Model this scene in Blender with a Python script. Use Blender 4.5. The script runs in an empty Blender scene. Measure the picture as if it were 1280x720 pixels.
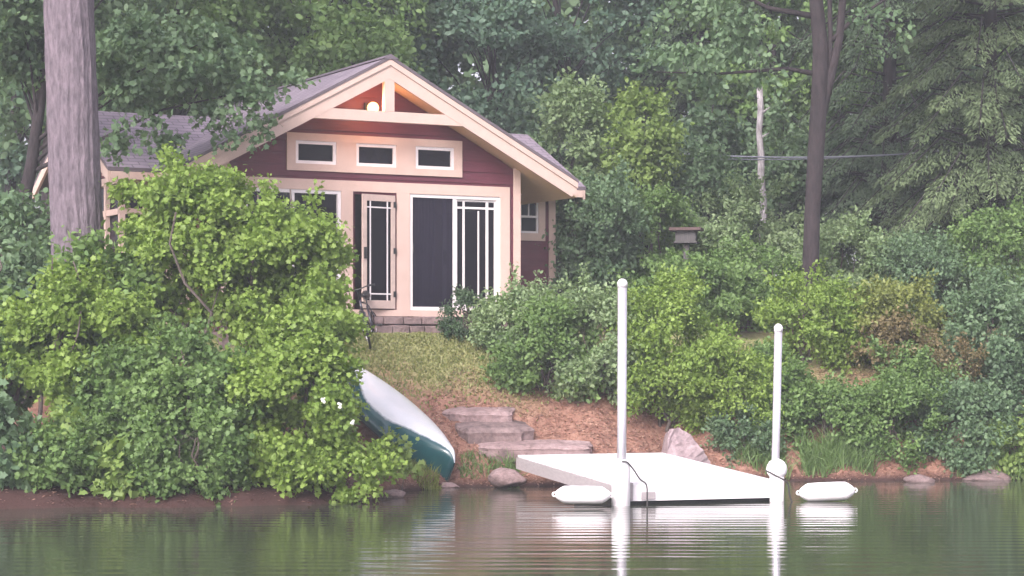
import bpy, math, random
import numpy as np
from mathutils import Vector, Matrix
R = math.radians
random.seed(7); rng = np.random.default_rng(7)
SC = bpy.context.scene
COL = SC.collection
# ------------------------------------------------------------ camera, sky, sun, exposure
F, H, YH = 2700.0, 2.0, 445.0
cd = bpy.data.cameras.new('camera'); cam = bpy.data.objects.new('camera', cd); COL.objects.link(cam)
cam.location = (0, 0, H); cam.rotation_euler = (R(90), 0, 0)
cd.sensor_width = 36; cd.lens = 36 * F / 1280; cd.shift_y = (YH - 360) / 1280
cd.clip_start = 0.5; cd.clip_end = 2000
SC.camera = cam
W = bpy.data.worlds.new('World'); SC.world = W; W.use_nodes = True
nt = W.node_tree; bg = nt.nodes['Background']
sky = nt.nodes.new('ShaderNodeTexSky'); sky.sky_type = 'NISHITA'; sky.sun_disc = False
SUN_EL, SUN_AZ = R(34), R(205)
sky.sun_elevation = SUN_EL; sky.sun_rotation = SUN_AZ
sky.air_density = 1.0; sky.dust_density = 4.0; sky.ozone_density = 1.0
hs = nt.nodes.new('ShaderNodeHueSaturation'); hs.inputs['Saturation'].default_value = 0.30
tn = nt.nodes.new('ShaderNodeMix'); tn.data_type = 'RGBA'; tn.blend_type = 'MULTIPLY'; tn.inputs[0].default_value = 1
tn.inputs[7].default_value = (1.0, 0.93, 1.02, 1)
nt.links.new(sky.outputs[0], hs.inputs['Color']); nt.links.new(hs.outputs[0], tn.inputs[6])
nt.links.new(tn.outputs[2], bg.inputs[0]); bg.inputs[1].default_value = 0.13
sl = bpy.data.lights.new('sun', 'SUN'); sl.energy = 1.35; sl.angle = R(20); sl.color = (1, 0.94, 0.9)
so = bpy.data.objects.new('sun', sl); COL.objects.link(so)
# sky rotation is measured clockwise from +Y; direction towards the sun:
sd = Vector((math.sin(SUN_AZ) * math.cos(SUN_EL), math.cos(SUN_AZ) * math.cos(SUN_EL), math.sin(SUN_EL)))
so.rotation_euler = sd.to_track_quat('Z', 'Y').to_euler()
SC.view_settings.view_transform = 'Standard'; SC.view_settings.look = 'None'
SC.view_settings.gamma = 1.0; SC.view_settings.use_curve_mapping = False
SC.view_settings.exposure = 1.5

SC.cycles.volume_bounces = 1 if hasattr(SC, 'cycles') else 0
# ------------------------------------------------------------ helpers
def tag(o, label=None, cat=None, group=None, kind=None):
    if label: o['label'] = label
    if cat: o['category'] = cat
    if group: o['group'] = group
    if kind: o['kind'] = kind
    return o
def empty(name, label, cat, loc=(0, 0, 0), rz=0, group=None):
    o = bpy.data.objects.new(name, None); COL.objects.link(o); o.location = loc; o.rotation_euler = (0, 0, rz)
    o.empty_display_size = 0.2
    return tag(o, label, cat, group)
class MB:
    """collects polygons"""
    def __init__(s): s.v = []; s.f = []; s.mi = []; s.cur = 0; s.sm = False
    def add(s, vs, fs):
        b = len(s.v); s.v += [tuple(x) for x in vs]; s.f += [tuple(b + i for i in f) for f in fs]; s.mi += [s.cur] * len(fs)
    def box(s, x0, x1, y0, y1, z0, z1):
        s.add([(x0, y0, z0), (x1, y0, z0), (x1, y1, z0), (x0, y1, z0), (x0, y0, z1), (x1, y0, z1), (x1, y1, z1), (x0, y1, z1)],
              [(0, 3, 2, 1), (4, 5, 6, 7), (0, 1, 5, 4), (1, 2, 6, 5), (2, 3, 7, 6), (3, 0, 4, 7)])
    def prism(s, pts, y0, y1):
        """pts: (x,z) outline, extruded along y"""
        n = len(pts)
        s.add([(x, y0, z) for x, z in pts] + [(x, y1, z) for x, z in pts],
              [tuple(range(n)), tuple(range(2 * n - 1, n - 1, -1))] + [(i, i + n, (i + 1) % n + n, (i + 1) % n) for i in range(n)])
    def hexa(s, a, b):
        """a: 4 pts, b: 4 pts (the opposite face)"""
        s.add(list(a) + list(b), [(0, 1, 2, 3), (7, 6, 5, 4), (0, 4, 5, 1), (1, 5, 6, 2), (2, 6, 7, 3), (3, 7, 4, 0)])
    def tube(s, pts, rad, n=8, caps=True, lump=0):
        pts = [Vector(p) for p in pts]
        if not hasattr(rad, '__len__'): rad = [rad] * len(pts)
        up = None; vs = []; fs = []
        for i, p in enumerate(pts):
            d = (pts[min(i + 1, len(pts) - 1)] - pts[max(i - 1, 0)])
            d = d.normalized() if d.length > 1e-9 else Vector((0, 0, 1))
            if up is None: up = d.orthogonal().normalized()
            up = (up - d * up.dot(d)); up = up.normalized() if up.length > 1e-6 else d.orthogonal().normalized()
            w = d.cross(up)
            for k in range(n):
                a = 2 * math.pi * k / n
                r = rad[i] * (1 + (random.uniform(-lump, lump) if lump else 0))
                vs.append(p + (up * math.cos(a) + w * math.sin(a)) * r)
        for i in range(len(pts) - 1):
            for k in range(n):
                k2 = (k + 1) % n
                fs.append((i * n + k, i * n + k2, (i + 1) * n + k2, (i + 1) * n + k))
        if caps: fs += [tuple(range(n - 1, -1, -1)), tuple((len(pts) - 1) * n + k for k in range(n))]
        s.add(vs, fs)
    def ball(s, c, r, n=12, sc=(1, 1, 1)):
        vs = []; fs = []; m = n // 2
        for i in range(m + 1):
            t = math.pi * i / m
            for k in range(n):
                a = 2 * math.pi * k / n
                vs.append((c[0] + r * sc[0] * math.sin(t) * math.cos(a), c[1] + r * sc[1] * math.sin(t) * math.sin(a), c[2] + r * sc[2] * math.cos(t)))
        for i in range(m):
            for k in range(n): fs.append((i * n + k, (i + 1) * n + k, (i + 1) * n + (k + 1) % n, i * n + (k + 1) % n))
        s.add(vs, fs)
    def torus(s, c, rad, r, axis, n=28, m=6):
        ax = Vector(axis).normalized(); u = ax.orthogonal().normalized(); w = ax.cross(u); c = Vector(c)
        vs = []; fs = []
        for i in range(n):
            a = 2 * math.pi * i / n; d = u * math.cos(a) + w * math.sin(a)
            for k in range(m):
                b = 2 * math.pi * k / m
                vs.append(c + d * (rad + r * math.cos(b)) + ax * r * math.sin(b))
        for i in range(n):
            for k in range(m): fs.append((i * m + k, ((i + 1) % n) * m + k, ((i + 1) % n) * m + (k + 1) % m, i * m + (k + 1) % m))
        s.add(vs, fs)
    def build(s, name, mat, parent=None, smooth=False, bevel=0, loc=None):
        me = bpy.data.meshes.new(name); me.from_pydata(s.v, [], s.f)
        mats = mat if isinstance(mat, (list, tuple)) else [mat]
        for m in mats: me.materials.append(m)
        if len(mats) > 1: me.polygons.foreach_set('material_index', s.mi)
        if smooth: me.shade_smooth()
        me.update()
        o = bpy.data.objects.new(name, me); COL.objects.link(o)
        if parent: o.parent = parent
        if loc: o.location = loc
        if bevel:
            b = o.modifiers.new('bevel', 'BEVEL'); b.width = bevel; b.segments = 2; b.limit_method = 'ANGLE'
        return o

# ------------------------------------------------------------ materials
def newmat(name):
    m = bpy.data.materials.new(name); m.use_nodes = True
    return m, m.node_tree, m.node_tree.nodes['Principled BSDF']
def col4(c): return (c[0], c[1], c[2], 1)
def N(t, kind, **kw):
    n = t.nodes.new(kind)
    for k, v in kw.items(): setattr(n, k, v)
    return n
def noise(t, scale, detail=4, rough=.6, vec=None, stretch=None):
    n = N(t, 'ShaderNodeTexNoise'); n.inputs['Scale'].default_value = scale; n.inputs['Detail'].default_value = detail; n.inputs['Roughness'].default_value = rough
    if vec is None: vec = N(t, 'ShaderNodeTexCoord').outputs['Object']
    if stretch:
        mp = N(t, 'ShaderNodeMapping'); mp.inputs['Scale'].default_value = stretch; t.links.new(vec, mp.inputs[0]); vec = mp.outputs[0]
    t.links.new(vec, n.inputs['Vector']); return n.outputs['Fac']
def ramp(t, fac, stops):
    r = N(t, 'ShaderNodeValToRGB'); e = r.color_ramp.elements
    while len(e) < len(stops): e.new(0.5)
    for i, (p, c) in enumerate(stops): e[i].position = p; e[i].color = col4(c)
    t.links.new(fac, r.inputs[0]); return r.outputs[0]
def bump(t, b, h, strength=.3, dist=.02):
    n = N(t, 'ShaderNodeBump'); n.inputs['Strength'].default_value = strength; n.inputs['Distance'].default_value = dist
    t.links.new(h, n.inputs['Height']); t.links.new(n.outputs[0], b.inputs['Normal']); return n
def mixc(t, fac, a, b, mode='MIX'):
    m = N(t, 'ShaderNodeMix', data_type='RGBA', blend_type=mode)
    for s, v in ((m.inputs[0], fac), (m.inputs[6], a), (m.inputs[7], b)):
        if isinstance(v, (int, float)): s.default_value = v
        elif isinstance(v, tuple): s.default_value = col4(v)
        else: t.links.new(v, s)
    return m.outputs[2]
def simple(name, c, c2=None, rough=.6, scale=6, bumps=0, metal=0, stretch=None, coat=0, spec=.5):
    m, t, b = newmat(name)
    n = noise(t, scale, stretch=stretch)
    c2 = c2 or tuple(x * .75 for x in c)
    t.links.new(ramp(t, n, [(.3, c2), (.7, c)]), b.inputs['Base Color'])
    b.inputs['Roughness'].default_value = rough; b.inputs['Metallic'].default_value = metal
    b.inputs['Coat Weight'].default_value = coat; b.inputs['Specular IOR Level'].default_value = spec
    if bumps: bump(t, b, n, bumps, .02)
    return m
M = {}
M['siding'] = simple('red_siding', (.125, .024, .042), (.092, .017, .031), .65, 3, .15, stretch=(1, 1, 12))
M['trim'] = simple('beige_trim', (.60, .445, .38), (.54, .395, .335), .6, 4, .05)
M['white'] = simple('white_frame', (.8, .74, .74), (.7, .66, .66), .4, 5)
M['soffit'] = simple('soffit_board', (.70, .50, .33), (.62, .43, .28), .6, 5, .1, stretch=(12, 1, 1))
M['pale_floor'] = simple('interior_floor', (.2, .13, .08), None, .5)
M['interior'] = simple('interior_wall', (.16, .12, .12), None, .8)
M['curtain'] = simple('curtain_cloth', (.35, .36, .5), (.25, .26, .38), .9, 8)
M['black'] = simple('black_metal', (.02, .02, .022), None, .4, 8)
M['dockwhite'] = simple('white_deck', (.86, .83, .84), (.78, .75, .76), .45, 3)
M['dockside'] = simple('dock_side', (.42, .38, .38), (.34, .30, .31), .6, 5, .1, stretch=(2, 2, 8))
M['alu'] = simple('pole_aluminium', (.68, .66, .70), (.60, .58, .63), .30, 4, metal=.55)
M['plastic'] = simple('white_plastic', (.86, .83, .84), (.8, .77, .78), .35, 4)
M['rope'] = simple('dark_rope', (.05, .045, .045), None, .9, 30)
M['cable'] = simple('grey_cable', (.20, .21, .25), None, .5, 5)
M['wood'] = simple('brown_wood', (.10, .06, .055), (.06, .035, .035), .8, 5, .2, stretch=(10, 10, 1))
M['greywood'] = simple('grey_wood', (.085, .08, .08), (.05, .045, .045), .8, 5, .2, stretch=(10, 10, 1))
M['petal'] = simple('white_petals', (.85, .84, .78), None, .6, 20)
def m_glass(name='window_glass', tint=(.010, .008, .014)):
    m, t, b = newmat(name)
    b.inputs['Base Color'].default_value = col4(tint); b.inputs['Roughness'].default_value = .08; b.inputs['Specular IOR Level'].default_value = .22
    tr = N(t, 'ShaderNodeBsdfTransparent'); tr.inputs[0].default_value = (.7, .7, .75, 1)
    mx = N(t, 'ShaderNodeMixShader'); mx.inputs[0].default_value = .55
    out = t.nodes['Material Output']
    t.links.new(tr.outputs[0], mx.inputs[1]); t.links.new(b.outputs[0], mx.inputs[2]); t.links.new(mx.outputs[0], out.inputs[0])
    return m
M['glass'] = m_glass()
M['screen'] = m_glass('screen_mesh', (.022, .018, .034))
def m_roof():
    m, t, b = newmat('grey_shingles')
    tc = N(t, 'ShaderNodeTexCoord'); mp = N(t, 'ShaderNodeMapping'); t.links.new(tc.outputs['UV'], mp.inputs[0])
    br = N(t, 'ShaderNodeTexBrick'); br.inputs['Scale'].default_value = 1
    br.inputs['Brick Width'].default_value = .3; br.inputs['Row Height'].default_value = .14; br.inputs['Mortar Size'].default_value = .012
    br.inputs['Color1'].default_value = (.30, .25, .30, 1); br.inputs['Color2'].default_value = (.24, .20, .245, 1); br.inputs['Mortar'].default_value = (.14, .115, .14, 1)
    t.links.new(mp.outputs[0], br.inputs[0])
    n = noise(t, 1.3, 5, .65)
    t.links.new(mixc(t, 1.0, br.outputs[0], ramp(t, n, [(.3, (.78, .78, .78)), (.7, (1.15, 1.12, 1.1))]), 'MULTIPLY'), b.inputs['Base Color'])
    b.inputs['Roughness'].default_value = .75; bump(t, b, br.outputs['Fac'], -.4, .01)
    return m
M['roof'] = m_roof()
def m_stone(name, a, bcol, dark, scale=3):
    m, t, b = newmat(name)
    n = noise(t, scale, 7, .65); n2 = noise(t, scale * 4, 5, .6)
    c = ramp(t, n, [(.25, dark), (.48, bcol), (.75, a)])
    c = mixc(t, .5, c, ramp(t, n2, [(.3, (.6, .6, .6)), (.7, (1.2, 1.2, 1.2))]), 'MULTIPLY')
    t.links.new(c, b.inputs['Base Color']); b.inputs['Roughness'].default_value = .85
    bump(t, b, n2, .6, .04); return m
M['stone'] = m_stone('pinkish_stone', (.40, .295, .29), (.28, .195, .19), (.09, .065, .065))
M['stone_light'] = m_stone('pale_stone', (.46, .37, .38), (.33, .25, .26), (.12, .09, .095))
M['stone_brown'] = m_stone('brown_stone', (.30, .22, .21), (.19, .135, .13), (.06, .045, .045))
def m_bark(name, a, c, sc=7):
    m, t, b = newmat(name)
    n = noise(t, sc, 8, .7, stretch=(1.8, 1.8, .5)); n2 = noise(t, sc * .25, 4, .6)
    cc = ramp(t, n, [(.33, c), (.62, a)])
    cc = mixc(t, .6, cc, ramp(t, n2, [(.3, (.75, .75, .78)), (.7, (1.2, 1.18, 1.18))]), 'MULTIPLY')
    t.links.new(cc, b.inputs['Base Color']); b.inputs['Roughness'].default_value = .9
    bump(t, b, n, .9, .06); return m
M['bark_big'] = m_bark('furrowed_bark', (.215, .175, .20), (.085, .068, .08), 11)
M['bark_dark'] = m_bark('dark_bark', (.036, .026, .028), (.014, .010, .012), 7)
M['bark_stem'] = m_bark('stem_bark', (.15, .12, .10), (.07, .055, .05), 12)
M['birch'] = m_bark('pale_bark', (.46, .43, .44), (.20, .18, .18), 9)
def m_leaf(name, dark, light, trans=.38, rough=.55, spec=.4):
    light = tuple(min(.5, x * 1.35) for x in light); dark = tuple(x * 1.35 for x in dark)
    m, t, b = newmat(name)
    at = N(t, 'ShaderNodeAttribute', attribute_name='tint')
    c = ramp(t, at.outputs['Fac'], [(0.0, dark), (1.0, light)])
    t.links.new(c, b.inputs['Base Color']); b.inputs['Roughness'].default_value = rough; b.inputs['Specular IOR Level'].default_value = spec
    tr = N(t, 'ShaderNodeBsdfTranslucent'); t.links.new(mixc(t, 1, c, (1.15, 1.15, .7), 'MULTIPLY'), tr.inputs[0])
    mx = N(t, 'ShaderNodeMixShader'); mx.inputs[0].default_value = trans
    t.links.new(b.outputs[0], mx.inputs[1]); t.links.new(tr.outputs[0], mx.inputs[2]); t.links.new(mx.outputs[0], t.nodes['Material Output'].inputs[0])
    return m
LEAF = {
 'bright': m_leaf('leaf_bright', (0.1, 0.17, 0.028), (0.23, 0.32, 0.075)),
 'lime': m_leaf('leaf_lime', (.11, .175, .04), (.21, .29, .09)),
 'mid': m_leaf('leaf_mid', (0.065, 0.125, 0.035), (0.16, 0.245, 0.08)),
 'cool': m_leaf('leaf_cool', (0.055, 0.105, 0.052), (0.15, 0.225, 0.12)),
 'pale': m_leaf('leaf_pale', (0.1, 0.16, 0.07), (0.26, 0.34, 0.18)),
 'deep': m_leaf('leaf_deep', (0.035, 0.07, 0.035), (0.09, 0.145, 0.075)),
 'olive': m_leaf('leaf_olive', (.10, .13, .03), (.22, .25, .075)),
 'rust': m_leaf('leaf_rust', (0.11, 0.1, 0.045), (0.22, 0.17, 0.09)),
 'blue': m_leaf('leaf_blue', (0.045, 0.09, 0.06), (0.12, 0.19, 0.125)),
 'hemlock': m_leaf('needle_hemlock', (.05, .08, .035), (.125, .17, .08), .15),
 'hemdark': m_leaf('needle_dark', (.03, .055, .03), (.085, .125, .065), .15),
 'grass': m_leaf('grass_blades', (.13, .155, .05), (.24, .24, .105), .3),
 'grasstall': m_leaf('grass_tall', (.06, .11, .03), (.13, .20, .07), .25),
 'needle_litter': m_leaf('needle_litter', (.15, .08, .06), (.34, .21, .15), .0),
}
# ------------------------------------------------------------ terrain
SHX = [-200, -12, -7, -3.4, -2.1, -1.5, -0.95, 0, 1.5, 3, 4.5, 8.3, 14, 200]
SHY = [24, 27.2, 28.3, 28.7, 29.6, 32.0, 33.0, 33.1, 33.6, 34.3, 34.6, 34.9, 35.5, 60]
PT = [0, .03, .10, .22, .38, .88, 1.3]; PZ = [0, .08, .27, .62, 1.02, 2.34, 2.42]
def shore(x): return np.interp(x, SHX, SHY) + .10 * np.sin(x * 3.1) + .06 * np.sin(x * 7.7 + 1)
def hgt(x, y):
    x = np.asarray(x, float); y = np.asarray(y, float)
    s = shore(x); d = y - s
    L = 3.8; s2 = np.maximum(s, 33.0)
    t = (y - s2) / L
    shelf = .22 * (1 - np.exp(-np.maximum(d, 0) / .25)) + .05 * np.maximum(d, 0) * (s < 32.9)
    z = np.where(d < 0, np.maximum(d * .45, -1.6), np.maximum(np.interp(t, PT, PZ), np.minimum(shelf, .5) * np.clip((33.2 - s) / .4, 0, 1)))
    z = z + np.where(t > 1.3, np.minimum((t - 1.3) * L * .045, 6), 0)
    nz = .05 * np.sin(x * 1.7 + y * .9) + .03 * np.sin(x * 4.1 - y * 2.3) + .015 * np.sin(x * 11 + y * 9)
    z = z + nz * np.clip(d * 2, 0, 1) * np.where(np.abs(x + 2) < 3, .5, 1)
    z = np.where(y < -80, np.maximum(z, -1.6 + np.minimum((-80 - y) * .2, 8)), z)
    return z
def h1(x, y): return float(hgt(x, y))
xs = np.concatenate([-np.geomspace(260, 13, 22)[:-1], np.arange(-13, 13, .14), np.geomspace(13, 260, 22)])
ys = np.concatenate([-np.geomspace(260, 10, 16)[:-1], np.linspace(-10, 26.5, 10), np.arange(27, 48, .13), np.geomspace(48, 260, 26)])
XX, YY = np.meshgrid(xs, ys); ZZ = hgt(XX, YY)
def grid_mesh(name, XX, YY, ZZ, mat):
    ny, nx = XX.shape
    me = bpy.data.meshes.new(name); v = np.stack([XX, YY, ZZ], -1).reshape(-1, 3)
    idx = np.arange(nx * ny).reshape(ny, nx)
    f = np.stack([idx[:-1, :-1], idx[:-1, 1:], idx[1:, 1:], idx[1:, :-1]], -1).reshape(-1, 4)
    fill(me, v, f); me.materials.append(mat); me.shade_smooth()
    o = bpy.data.objects.new(name, me); COL.objects.link(o); return o
def fill(me, v, f, tint=None):
    n, k = f.shape
    me.vertices.add(len(v)); me.vertices.foreach_set('co', np.ascontiguousarray(v, dtype=np.float32).ravel())
    me.loops.add(n * k); me.loops.foreach_set('vertex_index', np.ascontiguousarray(f, dtype=np.int32).ravel())
    me.polygons.add(n); me.polygons.foreach_set('loop_start', np.arange(0, n * k, k, dtype=np.int32))
    if tint is not None:
        a = me.attributes.new('tint', 'FLOAT', 'POINT'); a.data.foreach_set('value', np.ascontiguousarray(tint, dtype=np.float32))
    me.update(calc_edges=True)
def m_ground():
    m, t, b = newmat('ground_soil')
    g = N(t, 'ShaderNodeNewGeometry'); sp = N(t, 'ShaderNodeSeparateXYZ'); t.links.new(g.outputs['Position'], sp.inputs[0])
    def mr(v, a, c, lo=0, hi=1):
        n = N(t, 'ShaderNodeMapRange'); n.inputs[1].default_value = a; n.inputs[2].default_value = c; n.inputs[3].default_value = lo; n.inputs[4].default_value = hi
        t.links.new(v, n.inputs[0]); return n.outputs[0]
    def ma(op, a, c):
        n = N(t, 'ShaderNodeMath', operation=op)
        for i, v in enumerate((a, c)):
            if isinstance(v, (int, float)): n.inputs[i].default_value = v
            else: t.links.new(v, n.inputs[i])
        return n.outputs[0]
    n1 = noise(t, .9, 6, .6, g.outputs['Position']); n2 = noise(t, 9, 6, .7, g.outputs['Position']); n3 = noise(t, 40, 4, .6, g.outputs['Position'])
    needles = ramp(t, n2, [(.25, (.13, .065, .05)), (.5, (.29, .155, .115)), (.75, (.42, .27, .20))])
    grass = ramp(t, n2, [(.25, (.14, .15, .06)), (.5, (.22, .225, .095)), (.75, (.30, .29, .14))])
    zf = mr(ma('ADD', sp.outputs[2], ma('MULTIPLY', ma('SUBTRACT', n1, .5), 1.6)), 1.15, 2.0)
    c = mixc(t, zf, needles, grass)
    wood = ramp(t, n2, [(.3, (.05, .035, .025)), (.7, (.12, .09, .05))])
    c = mixc(t, mr(sp.outputs[1], 38, 41), c, wood)
    c = mixc(t, mr(sp.outputs[2], .16, .02), c, (.055, .03, .027))
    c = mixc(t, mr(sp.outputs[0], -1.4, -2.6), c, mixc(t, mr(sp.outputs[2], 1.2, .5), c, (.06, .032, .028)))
    c = mixc(t, .5, c, ramp(t, n3, [(.3, (.6, .6, .6)), (.7, (1.25, 1.25, 1.25))]), 'MULTIPLY')
    t.links.new(c, b.inputs['Base Color']); b.inputs['Roughness'].default_value = .95; b.inputs['Specular IOR Level'].default_value = .15
    bump(t, b, n2, .8, .05); return m
tag(grid_mesh('ground', XX, YY, ZZ, m_ground()), kind='structure')
def m_water():
    m, t, b = newmat('lake_water')
    b.inputs['Base Color'].default_value = (.045, .050, .036, 1); b.inputs['Roughness'].default_value = .08; b.inputs['IOR'].default_value = 1.33
    g = N(t, 'ShaderNodeNewGeometry')
    a = noise(t, 1.0, 2, .5, g.outputs['Position'], (.30, 2.3, 1)); c = noise(t, 1.0, 2, .5, g.outputs['Position'], (.9, 5.5, 1))
    w = N(t, 'ShaderNodeTexWave', wave_type='BANDS', bands_direction='Y'); w.inputs['Scale'].default_value = .8; w.inputs['Distortion'].default_value = 2.2
    w.inputs['Detail'].default_value = 1; w.inputs['Detail Scale'].default_value = .6
    mp = N(t, 'ShaderNodeMapping'); mp.inputs['Scale'].default_value = (.25, 1, 1); t.links.new(g.outputs['Position'], mp.inputs[0]); t.links.new(mp.outputs[0], w.inputs[0])
    s1 = N(t, 'ShaderNodeMath', operation='MULTIPLY_ADD'); t.links.new(c, s1.inputs[0]); s1.inputs[1].default_value = .35; t.links.new(a, s1.inputs[2])
    s2 = N(t, 'ShaderNodeMath', operation='MULTIPLY_ADD'); t.links.new(w.outputs['Fac'], s2.inputs[0]); s2.inputs[1].default_value = .25; t.links.new(s1.outputs[0], s2.inputs[2])
    bump(t, b, s2.outputs[0], .19, .035); return m
wx = np.array([-260, -60, -14, 0, 14, 60, 260.]); wy = np.array([-90, -40, 0, 20, 30, 36, 62.])
WX, WY = np.meshgrid(wx, wy)
tag(grid_mesh('lake_water', WX, WY, WX * 0, m_water()), kind='structure')

def P(px, py, Y): return Vector(((px - 640) * Y / F, Y, H - (py - YH) * Y / F))
def G(px, py, y0=27.5, y1=60):
    """point of the ground seen at a pixel"""
    y = y0
    while y < y1:
        x = (px - 640) * y / F; z = h1(x, y)
        if YH - F * (z - H) / y <= py: return Vector((x, y, z))
        y += .05
    return Vector((x, y, z))

# ------------------------------------------------------------ foliage
TPL = {
 'quad': (np.array([[0, 0], [.45, .32], [1, 0], [.45, -.32]]), np.array([0, .10, 0, .10])),
 'oval': (np.array([[0, 0], [.28, .26], [.68, .27], [1, 0], [.68, -.27], [.28, -.26]]), np.array([0, .08, .06, -.08, .06, .08])),
 'lobed': (np.array([[0, 0], [.12, .42], [.42, .28], [.55, .52], [.70, .20], [1, 0], [.70, -.20], [.55, -.52], [.42, -.28], [.12, -.42]]), np.array([0, .08, .02, .06, 0, -.10, 0, .06, .02, .08])),
 'blade': (np.array([[0, -.03], [0, .03], [1, 0]]), np.array([0, 0, 0])),
 'needle': (np.array([[0, 0], [.35, .16], [1, 0], [.35, -.16]]), np.array([0, 0, -.12, 0])),
}
def nrm(a): return a / np.maximum(np.linalg.norm(a, axis=-1, keepdims=True), 1e-9)
def leaves(pos, axis, normal, size, tpl, tint):
    """pos, axis, normal (N,3); size (N,) -> verts, faces, tint"""
    T, Zf = TPL[tpl]; k = len(T)
    axis = nrm(axis); side = nrm(np.cross(normal, axis)); n2 = np.cross(axis, side)
    v = pos[:, None, :] + size[:, None, None] * (axis[:, None, :] * T[None, :, 0:1] + side[:, None, :] * T[None, :, 1:2] + n2[:, None, :] * Zf[None, :, None])
    f = np.arange(len(pos) * k).reshape(-1, k)
    return v.reshape(-1, 3), f, np.repeat(tint, k)
def foliage_obj(name, mat, pos, axis, normal, size, tpl, tint, parent=None):
    v, f, tt = leaves(pos, axis, normal, size, tpl, tint)
    me = bpy.data.meshes.new(name); fill(me, v, f, tt); me.materials.append(mat)
    o = bpy.data.objects.new(name, me); COL.objects.link(o)
    if parent: o.parent = parent
    return o
def clump_leaves(cl, cr, centre, n_leaf, size, k=6, flat=.6, droop=.25, up=.75):
    """cl (C,3) clump centres, cr (C,) radii"""
    C = len(cl); ns = max(1, n_leaf // k)
    w = cr ** 2; ci = rng.choice(C, ns, p=w / w.sum())
    out = nrm(cl - centre + 1e-6)[ci]
    d = nrm(rng.normal(size=(ns, 3)) + out * .35 + np.array([0, 0, .25]))
    rr = cr[ci] * np.abs(rng.normal(.72, .38, ns))
    sp = cl[ci] + d * rr[:, None] * np.array([1, 1, flat + .15])
    tw = nrm(d * .5 + out * .7 + rng.normal(size=(ns, 3)) * .45 + np.array([0, 0, .25 - droop]))
    cl_t = rng.uniform(0, 1, C)[ci]; sp_t = rng.uniform(0, 1, ns)
    i = np.repeat(np.arange(ns), k); n = len(i)
    off = rng.uniform(-1.2, 2.0, (n, 1)) * size * 1.25
    pos = sp[i] + tw[i] * off + rng.normal(size=(n, 3)) * size * .38
    ax = nrm(tw[i] * .6 + rng.normal(size=(n, 3)) * .8 + np.array([0, 0, -droop]))
    nn = nrm(np.array([0, 0, up * .7]) + out[i] * .45 + rng.normal(size=(n, 3)) * .6)
    sz = size * rng.uniform(.5, 1.3, n)
    tint = np.clip(.40 * cl_t[i] + .3 * sp_t[i] + .42 * rng.uniform(0, 1, n) ** 1.5 - .05, 0, 1)
    return pos, ax, nn, sz, tint
def clumps(c, r, n, cr=(.22, .38), rmin=.35, power=.5, lift=0):
    """clump centres in an ellipsoid"""
    c = np.array(c, float); r = np.array(r, float)
    d = nrm(rng.normal(size=(n, 3)) + np.array([0, 0, lift]))
    rad = rng.uniform(rmin, 1, n) ** power * .82
    cl = c + d * rad[:, None] * r
    return cl, rng.uniform(*cr, n) * (r[0] * r[2] * r[1]) ** (1 / 3)
def wob(a, b, n=5, j=.06):
    a = Vector(a); b = Vector(b); L = (b - a).length; pts = []
    for i in range(n):
        t = i / (n - 1); p = a.lerp(b, t)
        if 0 < i < n - 1: p += Vector((random.gauss(0, j), random.gauss(0, j), random.gauss(0, j * .6))) * L
        pts.append(p)
    return pts
def taper(a, b, n): return [a + (b - a) * i / (n - 1) for i in range(n)]
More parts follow.
